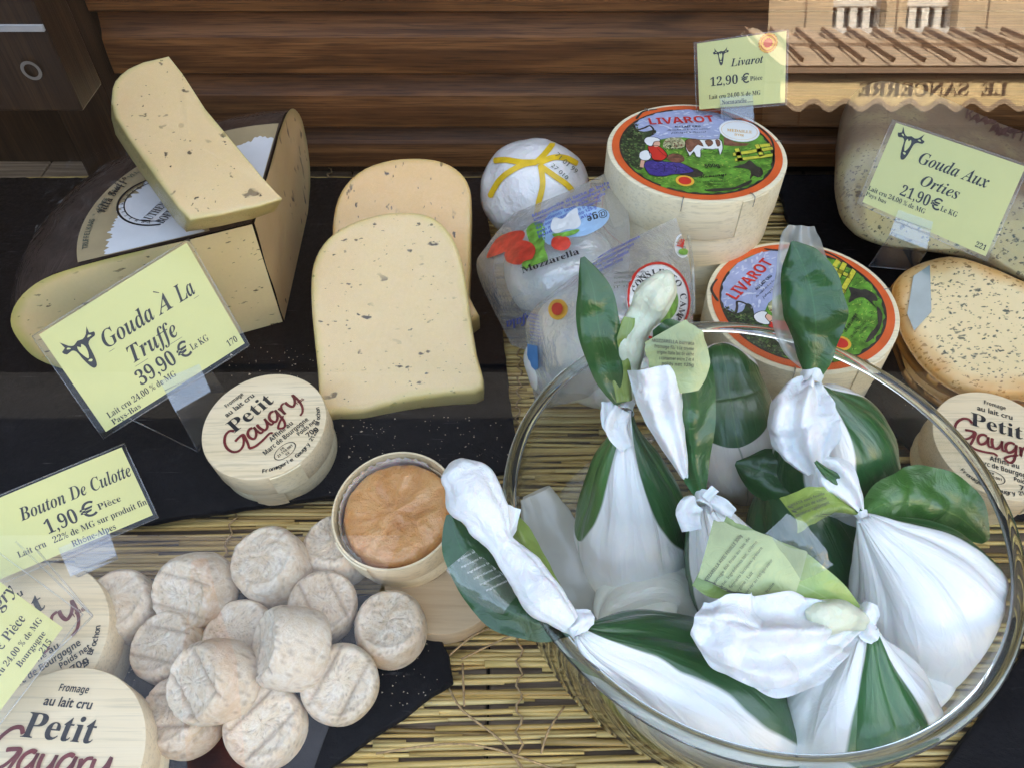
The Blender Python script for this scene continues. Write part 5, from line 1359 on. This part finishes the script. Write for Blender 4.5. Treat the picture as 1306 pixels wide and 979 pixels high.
# left upright parcel
p = parcel('upright parcel at the bowl\'s left side, white front between two green leaves', (797, 520, .13))
body('bag', [(797, 522, .130, 9), (798, 548, .122, 16), (799, 590, .102, 44), (804, 640, .075, 66), (808, 690, .050, 74), (812, 725, .030, 64), (816, 752, .015, 12)], parcel_m('leaf_paper_f', [(72, 38, -.05, .60, (.05, .17, .035)), (-74, 50, -.05, .66, G)], wet=(.60, .78)), p, 6, 9, .35)
tie(797, 520, .131, 13, 85, p, 3, [[(795, 522, .135, 12), (785, 545, .130, 14), (800, 572, .122, 9)], [(775, 512, .134, 8), (778, 540, .13, 11), (792, 556, .126, 6)]])
blade('leaf', [(793, 515, .136, 9), (778, 475, .150, 22), (764, 420, .168, 28), (757, 370, .182, 22), (743, 328, .192, 3)], M['gleaf'], p, 3, .35, .12, 1.1, .14)
blade('leaf', [(797, 512, .138, 10), (793, 480, .148, 13), (797, 440, .162, 14), (803, 405, .172, 8)], M['lleaf'], p, 4, .4, .2, 1.2, .1)
body('paper_tuft', [(800, 505, .136, 9), (806, 470, .148, 11), (806, 432, .160, 20), (822, 405, .168, 20), (838, 375, .178, 23), (850, 352, .184, 12), (853, 345, .186, 3)], M['cpaper'], p, 8, 5, .25, 3, .35, 48, 8, False)
# middle parcel, neck below its own leaf
p = parcel('white parcel in mid bowl whose dark leaf and white twist point up to the rim', (900, 640, .11))
body('bag', [(898, 640, .110, 9), (908, 668, .100, 30), (924, 710, .078, 50), (945, 755, .052, 62), (962, 800, .030, 50), (968, 822, .015, 8)], parcel_m('leaf_paper_g', [(110, 40, 0, 1, G)], wet=(.7, .95)), p, 7, 11, .38)
tie(897, 640, .113, 15, 70, p, 4, [[(888, 640, .116, 12), (878, 652, .116, 16), (882, 676, .112, 12)], [(908, 636, .116, 8), (922, 645, .116, 10), (936, 655, .114, 7)], [(900, 636, .118, 6), (912, 622, .122, 6)]])
blade('leaf', [(893, 632, .114, 8), (884, 590, .128, 22), (878, 530, .146, 34), (868, 470, .162, 38), (852, 430, .172, 26), (840, 415, .176, 10)], M['gleaf'], p, 5, .3, .15, 1.3, .14)
lb = blade('label_leaf', [(878, 500, .158, 12), (872, 470, .166, 36), (858, 440, .176, 38), (848, 422, .180, 30)], M['labelgreen'], p, 6, .15, .06, 1, .03)
blade('paper_twist', [(874, 610, .124, 5), (862, 575, .136, 15), (848, 535, .148, 25), (840, 500, .158, 31), (834, 468, .166, 34)], M['wpaper'], p, 9, .5, .30, 1.8, .30, NS=40, n=14)
bv = bvh_of(lb)
for k in range(5): dline(bv, ('MOZZARELLA burrata', 'fromage filé à la crème', 'origine Italie lait de vache', 'à conserver entre 2 et 4', 'poids net 125g')[k], 832 + k * 3, 436 + k * 7, 4, M['ink2'], p, -4, 52 - 3 * k, 'bold', off=.0009)
# big right parcel
p = parcel('largest white parcel at the right side of the bowl with green leaf over its shoulder', (1100, 660, .105))
body('bag', [(1098, 658, .106, 7), (1118, 680, .102, 30), (1160, 728, .085, 78), (1192, 780, .064, 94), (1212, 830, .048, 86), (1222, 880, .028, 52), (1226, 905, .015, 8)], parcel_m('leaf_paper_h', [(-105, 32, -.2, .8, G)]), p, 8, 8, .30, .30, .02)
blade('leaf', [(1102, 656, .109, 6), (1135, 640, .106, 30), (1180, 642, .098, 48), (1225, 660, .088, 40), (1258, 690, .078, 6)], leaf_m('shoulder_leaf', (.05, .16, .03), (.2, .32, .08)), p, 7, .12, .10, 1.1, .12)
tie(1100, 658, .110, 9, 120, p, 5)
lb = blade('label_leaf', [(1096, 652, .112, 6), (1070, 640, .118, 16), (1040, 642, .124, 22), (1010, 655, .128, 24)], M['lleaf'], p, 8, .3, .15, 1.2, .06)
blade('leaf', [(1096, 652, .113, 5), (1075, 620, .122, 9), (1052, 600, .130, 5), (1040, 588, .134, 2)], M['gleaf'], p, 9, .4, .3, 1.5, .1)
blade('paper_tuft', [(1098, 650, .114, 5), (1085, 628, .122, 16), (1066, 606, .128, 24), (1048, 590, .130, 12)], M['wpaper'], p, 10, .4, .3, 1.5, .25)
bv = bvh_of(lb)
for k in range(3): dline(bv, ('BURRATA sous feuille', 'fromage lait de vache', 'à consommer rapidement')[k], 1002 + k * 3, 650 + k * 6, 3.6, M['ink2'], p, 22, 52, 'bold', off=.0009)
# left parcel hanging over the rim
p = parcel('left parcel whose white twisted tail hangs out over the bowl rim', (735, 800, .104))
body('bag', [(737, 803, .104, 9), (762, 820, .098, 32), (818, 846, .080, 68), (880, 882, .062, 90), (930, 922, .048, 92), (968, 958, .032, 66), (988, 978, .018, 10)], parcel_m('leaf_paper_i', [(-72, 62, -.15, .98, G), (118, 30, -.2, 1.1, LG)]), p, 9, 9, .32)
tie(733, 798, .108, 16, -35, p, 6, [[(725, 800, .112, 12), (742, 790, .114, 15), (756, 786, .112, 9)]])
blade('leaf', [(728, 803, .104, 7), (690, 797, .098, 20), (640, 772, .092, 29), (606, 730, .096, 30), (584, 690, .104, 22), (574, 655, .110, 5)], M['gleaf'], p, 11, .35, .10, 1.1, .12)
blade('leaf', [(733, 800, .107, 8), (704, 755, .112, 14), (678, 712, .114, 17), (660, 678, .116, 16), (648, 650, .118, 6)], M['lleaf'], p, 12, .35, .15, 1.3, .06)
body('paper_twist', [(727, 795, .112, 14), (702, 768, .117, 23), (676, 735, .120, 25), (655, 708, .122, 21), (640, 690, .124, 17), (628, 668, .126, 28), (606, 636, .130, 35), (590, 606, .134, 31), (582, 588, .136, 10)], M['wpaper'], p, 12, 6, .12, 4, .30, 64, 8, False, .75)
blade('paper_tuft', [(640, 690, .122, 8), (645, 668, .124, 16), (650, 645, .126, 14)], M['wpaper'], p, 13, .4, .3, 1.5, .25)
lb = blade('clear_label', [(650, 770, .100, 16), (628, 752, .102, 24), (600, 730, .105, 24), (585, 712, .108, 20)], M['wrapfilm'], p, 14, .3, .05, 1, .03)
bv = bvh_of(lb)
for k in range(6): dline(bv, 'ingrédients lait de vache'[:24 - k], 581 + k * 8, 716 + k * 7.5, 3, M['whitep'], p, 25 , 46, '', off=.0006)
# front parcel
p = parcel('front parcel with broad green leaf, white paper flare and green text label', (1106, 792, .10))
body('bag', [(1106, 796, .100, 9), (1103, 820, .095, 32), (1098, 862, .080, 78), (1094, 915, .062, 102), (1090, 960, .040, 98), (1088, 995, .022, 60), (1088, 1010, .014, 10)], parcel_m('leaf_paper_j', [(-30, 36, -.15, 1.15, (.04, .17, .045)), (140, 40, 0, 1, G)], wet=(.95, 1.3)), p, 10, 11, .36)
tie(1106, 790, .104, 13, 90, p, 7, [[(1104, 795, .108, 10), (1108, 780, .112, 13), (1112, 768, .114, 8)], [(1106, 792, .108, 10), (1108, 806, .108, 13), (1118, 816, .106, 8)]])
lb = blade('label_leaf', [(1098, 788, .106, 9), (1065, 768, .116, 26), (1020, 745, .124, 40), (970, 728, .130, 47), (925, 712, .134, 50), (905, 702, .135, 50)], leaf_m('pale_leaf', (.30, .44, .12), (.5, .6, .28)), p, 15, .10, .05, 1.0, .02)
lq = blade('label', [(1020, 740, .1265, 36), (970, 722, .1335, 40), (925, 708, .137, 40), (900, 700, .138, 38)], M['labelgreen'], p, 16, .06, .0, 1, .01)
blade('clear_label', [(1035, 735, .129, 30), (1012, 700, .137, 34), (985, 672, .142, 26)], M['wrapfilm'], p, 17, .1, .05, 1, .02)
blade('paper_flare', [(1098, 792, .108, 12), (1060, 800, .120, 34), (1015, 806, .128, 52), (965, 815, .132, 58), (915, 800, .132, 44), (888, 788, .130, 22)], M['wpaper'], p, 18, .45, .26, 2.0, .30, NS=56, n=14)
blade('paper_flare', [(1096, 796, .104, 10), (1060, 815, .112, 30), (1020, 835, .114, 42), (975, 850, .112, 36), (950, 858, .110, 14)], M['wpaper'], p, 19, .4, .28, 1.8, .30, NS=44, n=12)
body('paper_tuft', [(1100, 790, .106, 10), (1075, 784, .116, 20), (1050, 786, .120, 22), (1030, 790, .120, 12)], M['cpaper'], p, 20, 5, .2, 3, .25, 40, 8, False)
bv = bvh_of(lq)
for k in range(8): dline(bv, ('MOZZARELLA AVEC FEUILLE 300g', 'Fromage filé frais au lait de', 'vache. Ingrédients lait, crème', 'sel, ferments lactiques, présure', 'Allergène : Lait', 'à conserver au réfrigérateur', '300g', 'origine Italie')[k], 899 + k * 9, 743 + k * 4.5 , 4.2, M['ink2'], p, 52, (76, 78, 78, 74, 40, 66, 14, 40)[k], 'bold' if k == 0 else '', off=.0009)

# ------------------------------------------------------------------ price cards
COW = [('ink', [(-.16, .32), (-.30, .40), (-.46, .62), (-.42, .40), (-.56, .34), (-.48, .20), (-.30, .22), (-.20, .12), (-.17, -.12), (-.12, -.38), (-.04, -.56), (.08, -.54), (.15, -.36), (.19, -.10), (.22, .12), (.34, .22), (.52, .24), (.56, .36), (.42, .40), (.46, .60), (.32, .42), (.16, .34), (0, .38)]),
       ('card', [(-.10, .24), (-.02, .16), (.04, .24), (.10, .12), (.08, -.06), (.02, -.20), (-.03, -.22), (-.09, -.08), (-.13, .10)]), ('card', [(-.06, -.30), (.0, -.27), (.07, -.31), (.02, -.36)]), ('card', [(-.40, .33), (-.28, .28), (-.34, .36)]), ('card', [(.30, .30), (.44, .30), (.36, .36)])]
def price_card(label, TL, TR, BR_, BL, z, items, clip=None, stem=None, cow=None, sleeve=.035, tilt=(0, 0, 0), emblem=None, sl=None):
    c_ = P((TL[0] + BR_[0]) / 2, (TL[1] + BR_[1]) / 2, z); n = ((CAMP - c_).normalized() + Vector(tilt)).normalized()
    q = [Pp(*p, c_, n) for p in (TL, TR, BR_, BL)]; wd = ((q[1] - q[0]).length + (q[2] - q[3]).length) / 2; ht = ((q[3] - q[0]).length + (q[2] - q[1]).length) / 2; asp = ht / wd
    bow = lambda s, t: n * (.0025 * 4 * s * (1 - s))
    t = thing('price_card', label, 'price card', tuple(q[3]), 'yellow price cards')
    def g(a, b, lay=0):
        s, tt = a, b / asp; top = q[0].lerp(q[1], s); bot = q[3].lerp(q[2], s); return bot.lerp(top, tt) + bow(s, tt) + n * (.0004 + lay * .0001)
    N = 12
    vv = [g(i / N, j * asp / 2, 0) for i in range(N + 1) for j in range(3)] + [g(i / N, j * asp / 2, -4) for i in range(N + 1) for j in range(3)]
    ff = gridfaces(N + 1, 3) + gridfaces(N + 1, 3, off=(N + 1) * 3); build('card', vv, ff, M['card'], t)
    s0, s1, b0, b1 = (-sleeve, 1 + sleeve * .6, -sleeve * .8, asp + sleeve * .4) if sl is None else sl
    vv = [g(s0 + (s1 - s0) * i / N, b0 + (b1 - b0) * j / 2, L) for L in (9, -9) for i in range(N + 1) for j in range(3)]
    build('sleeve', vv, gridfaces(N + 1, 3) + gridfaces(N + 1, 3, off=(N + 1) * 3), M['clear'], t)
    # welded edge of the sleeve
    e = [(s0, b0), (s1, b0), (s1, b1), (s0, b1), (s0, b0)]
    for k in range(4):
        (a0, c0), (a1, c1) = e[k], e[k + 1]; pts = [g(a0 + (a1 - a0) * i / 6, c0 + (c1 - c0) * i / 6, 5) for i in range(7)]
        tube('sleeve_edge', pts, .00035, M['clip'], t, 1, 5)
    G_ = lambda a, b: g(a, b, 2)
    for it in items:
        s, x, y, h, st, w = it[:6]; al = it[6] if len(it) > 6 else 'l'; off = it[7] if len(it) > 7 else 0
        line(s, x, y * asp, h * asp, G_, M['ink'], t, st, off, w=w, align=al)
    if cow:
        for k, (m_, pts) in enumerate(COW):
            v2, f2 = poly2d(pts, 2); put('cow_head', ([(cow[0] + a * cow[2] * .95, cow[1] * asp + b * cow[2]) for a, b in v2], f2), (lambda k: lambda a, b: g(a, b, 2 + k))(1 if m_ == 'card' else 0), M[m_], t)
    if emblem:
        ex, ey, er = emblem
        put('emblem', disc2d(ex, ey * asp, er, n=36), lambda a, b: g(a, b, 3), M['amber'], t); put('emblem', ring2d(ex, ey * asp, er * .72, er * .78), lambda a, b: g(a, b, 4), M['red'], t)
        put('emblem', ([(ex + er * (.55 if k % 2 else .43) * math.cos(k * math.pi / 12), ey * asp + er * (.55 if k % 2 else .43) * math.sin(k * math.pi / 12)) for k in range(24)], [tuple(range(24))]), lambda a, b: g(a, b, 4), M['red'], t)
        for k in range(20):
            a_ = k * .314; line('ORIGINE PROTEGEE AOP'[k], ex + er * .9 * math.cos(-a_), ey * asp + er * .9 * math.sin(-a_), er * .14, lambda a, b: g(a, b, 4), M['red'], t, 'bold', rot=-a_ - math.pi / 2)
    if clip:
        qq = [Pp(*p, c_ + n * .002, n) for p in clip]
        f0 = lambda d: [p + n * d for p in qq]
        build('clip', f0(.0012) + f0(-.005), [(0, 1, 2, 3), (4, 5, 6, 7), (0, 4, 7, 3)], M['clip'], t, smooth=False)
        for k in (.3, .45): 
            a_ = qq[0].lerp(qq[3], k); b_ = qq[1].lerp(qq[2], k); tube('clip_ridge', [a_ + n * .0016, b_ + n * .0016], .0004, M['clip'], t, 1, 5)
    if stem:
        a_, b_, cc, dd = stem
        vv = [Pp(*a_, c_ - n * .003, n), Pp(*b_, c_ - n * .003, n), P(*cc), P(*dd)]
        build('stem', vv + [p - n * .001 for p in vv], [(0, 1, 2, 3), (4, 5, 6, 7), (0, 4, 7, 3), (1, 5, 6, 2)], M['clip'], t, smooth=False)
        for k, l in ((0, 3), (1, 2), (3, 2)): tube('stem_edge', [vv[k], vv[l]], .0004, M['clip'], t, 1, 5)
    return t, g, asp
IT = 'bital'
t, g, asp = price_card('price card for truffle gouda at 39,90 leaning on the big dark wheel', (50, 427), (238, 310), (312, 438), (135, 550), .085,
  [('Gouda', .27, .60, .150, IT, .335), ('A', .63, .60, .150, IT, .10), ('La', .775, .60, .150, IT, .12), ('Truffe', .355, .375, .150, IT, .32), ('39,90', .32, .175, .13, 'serif', .255), ('€', .60, .175, .13, '', .085, 'l', .012), ('Le KG', .69, .195, .06, 'serif', .125),
   ('Lait cru 24,00 % de MG', .06, .085, .055, 'serif', .47), ('Pays-Bas', .06, .015, .05, 'serif', .19), ('170', .90, .05, .055, 'serif', .07)],
  clip=[(204, 486), (254, 464), (269, 499), (224, 525)], stem=[(214, 505), (270, 474), (288, 500, .03), (253, 576, .0115)], cow=(.155, .68, .20))
put('accent', stroke2d([(.672, .80 * asp), (.685, .785 * asp), (.70, .765 * asp)], .004, .002), lambda a, b: g(a, b, 2), M['ink'], t)
put('underline', ([(.27, .57 * asp), (.90, .57 * asp), (.90, .566 * asp), (.27, .566 * asp)], [(0, 1, 2, 3)]), lambda a, b: g(a, b, 2), M['ink2'], t)
put('underline', ([(.35, .345 * asp), (.68, .345 * asp), (.68, .341 * asp), (.35, .341 * asp)], [(0, 1, 2, 3)]), lambda a, b: g(a, b, 2), M['ink2'], t)
tube('holder_edge', [P(165, 533, .06), P(253, 576, .012)], .0005, M['clip'], t, 1, 5)
t, g, asp = price_card('price card for bouton de culotte goat cheese at 1,90 over the straw mat', (-72, 664), (155, 570), (195, 656), (-34, 752), .075,
  [('Bouton De Culotte', .345, .60, .175, IT, .645), ('1,90', .44, .305, .19, 'serif', .175), ('€', .635, .305, .19, '', .09, 'l', .012), ('Pièce', .735, .34, .085, 'serif', .135), ('22% de MG sur produit fini', .45, .165, .085, 'serif', .56), ('Lait cru', .26, .165, .085, 'serif', .15), ('Rhône-Alpes', .53, .02, .085, 'serif', .25)],
  clip=[(74, 698), (138, 673), (149, 708), (90, 735)], stem=[(92, 730), (148, 706), (150, 712, .05), (100, 735, .05)])
t, g, asp = price_card('price card with slanting text and the number 215 in the lower left corner', (-130, 900), (-6, 737), (80, 800), (-44, 963), .085,
  [('Gaugry', .60, .72, .16, IT, .42), ('7,90 € Pièce', .45, .42, .12, 'serif', .45), ('Lait cru 24,00 % de MG', .36, .25, .075, 'serif', .60), ('Bourgogne', .62, .12, .075, 'serif', .28), ('215', .78, .0, .075, 'serif', .10)], sl=(-.05, 1.16, -.06, .80))
sp_ = [P(118, 785, .08), P(48, 702, .09), P(-60, 640, .09)]
tube('holder_edge', sp_[:2], .0005, M['clip'], t, 1, 5); tube('holder_edge', [P(118, 785, .08), P(20, 690, .085)], .0005, M['clip'], t, 1, 5); tube('holder_edge', [P(118, 785, .08), P(40, 860, .07)], .0005, M['clip'], t, 1, 5)
build('holder', [P(118, 785, .079), P(48, 702, .089), P(-60, 760, .089), P(-20, 900, .075)], [(0, 1, 2, 3)], M['clear'], t, smooth=False)
price_card('small price card for the milkmaid boxes at 12,90 clipped behind the top lid', (889, 56), (1003, 40), (1001, 131), (892, 140), .150,
  [('Livarot', .38, .60, .115, IT, .37), ('12,90', .14, .34, .13, 'serif', .32), ('€', .50, .34, .13, '', .09, 'l', .012), ('Pièce', .60, .36, .065, 'serif', .14), ('Lait cru 24,00 % de MG', .12, .145, .065, 'serif', .60), ('Normandie', .27, .05, .065, 'serif', .29)],
  clip=[(918, 125), (960, 121), (962, 150), (920, 152)], stem=[(922, 140), (960, 136), (962, 158, .12), (924, 158, .12)], cow=(.27, .76, .17), emblem=(.80, .87, .105), tilt=(0, 0, 0))
price_card('price card for nettle gouda at 21,90 leaning across the herb flecked wheel', (1143, 157), (1308, 213), (1257, 327), (1100, 258), .125,
  [('Gouda Aux', .27, .66, .135, IT, .54), ('Orties', .35, .44, .125, IT, .30), ('21,90', .24, .25, .125, 'serif', .23), ('€', .48, .25, .125, '', .08, 'l', .012), ('Le KG', .565, .26, .06, 'serif', .13), ('Lait cru 24,00 % de MG', .0, .16, .055, 'serif', .47), ('Pays bas', .0, .09, .05, 'serif', .17), ('221', .90, .05, .06, 'serif', .08)],
  clip=[(1146, 268), (1190, 283), (1182, 318), (1134, 300)], stem=[(1138, 296), (1186, 314), (1166, 345, .06), (1108, 340, .06)], cow=(.15, .80, .20))


# ------------------------------------------------------------------ cling film on the cut cheeses, crumbs on the slate
def wrap(cheese_obj, u0, v0, u1, v1, parent, seed=0, step=3.5, amp=.0016, slant=0.0):
    bv = bvh_of(cheese_obj); nu = int((u1 - u0) / step); nv = int((v1 - v0) / step); idx = {}; vv = []; ff = []
    for i in range(nv + 1):
        for j in range(nu + 1):
            u = u0 + j * step + slant * i * step; v = v0 + i * step
            h, n, k, d = bv.ray_cast(CAMP, raydir(u, v))
            if h is None: continue
            q = Vector((h.x * 1.0, h.y * .45, h.z)); idx[(i, j)] = len(vv)
            vv.append(h + n * (.0007 + amp * max(0, crease(q, 55, seed) - .12) * (.35 + 1.3 * abs(nz(h, 12, seed)))))
    for (i, j), a in idx.items():
        t_ = [idx.get(x) for x in ((i, j + 1), (i + 1, j + 1), (i + 1, j))]
        if None not in t_ and max((Vector(vv[x]) - Vector(vv[a])).length for x in t_) < .008: ff.append((a, *t_))
    if ff: return build('cling_film', vv, ff, M['cling'], parent)
def body_of(key): return [o for o in COL.objects if o.parent and o.parent.get('label', '').startswith(key) and o.name.startswith('cheese_body')][0]
for key, bb_, sd_ in (('front gouda slice', (392, 265, 620, 530), 1), ('rear gouda slice', (420, 198, 604, 300), 2), ('pale speckled gouda wedge', (140, 68, 364, 292), 3), ('wrapped herb flecked', (1138, 318, 1330, 520), 4), ('large herb flecked', (1060, 130, 1330, 345), 5)):
    b_ = body_of(key); wrap(b_, *bb_, b_.parent, sd_)
rr = random.Random(11); vv = []; ff = []
for k in range(420):
    reg = rr.choice([((420, 530), (650, 590)), ((230, 440), (400, 480)), ((420, 470), (640, 640)), ((430, 800), (560, 900)), ((110, 840), (200, 970)), ((1150, 430), (1200, 520))])
    p = P(rr.uniform(reg[0][0], reg[1][0]), rr.uniform(reg[0][1], reg[1][1]), .0108); s_ = rr.uniform(.0002, .0006) * (2 if rr.random() < .06 else 1); o_ = len(vv)
    for dx, dy, dz in ((1, 0, 0), (-.6, .8, 0), (-.5, -.9, 0), (0, 0, 1.1)): vv.append(p + Vector((dx * s_, dy * s_, dz * s_)) * rr.uniform(.7, 1.2))
    ff += [(o_, o_ + 1, o_ + 3), (o_ + 1, o_ + 2, o_ + 3), (o_ + 2, o_, o_ + 3)]
o = build('crumbs', vv, ff, plain('pale_crumbs', (.50, .42, .32), .8), None); tag(o, 'tiny pale cheese crumbs scattered over the black slates', 'crumbs', kind='stuff')
bpy.data.scenes.remove(TS)
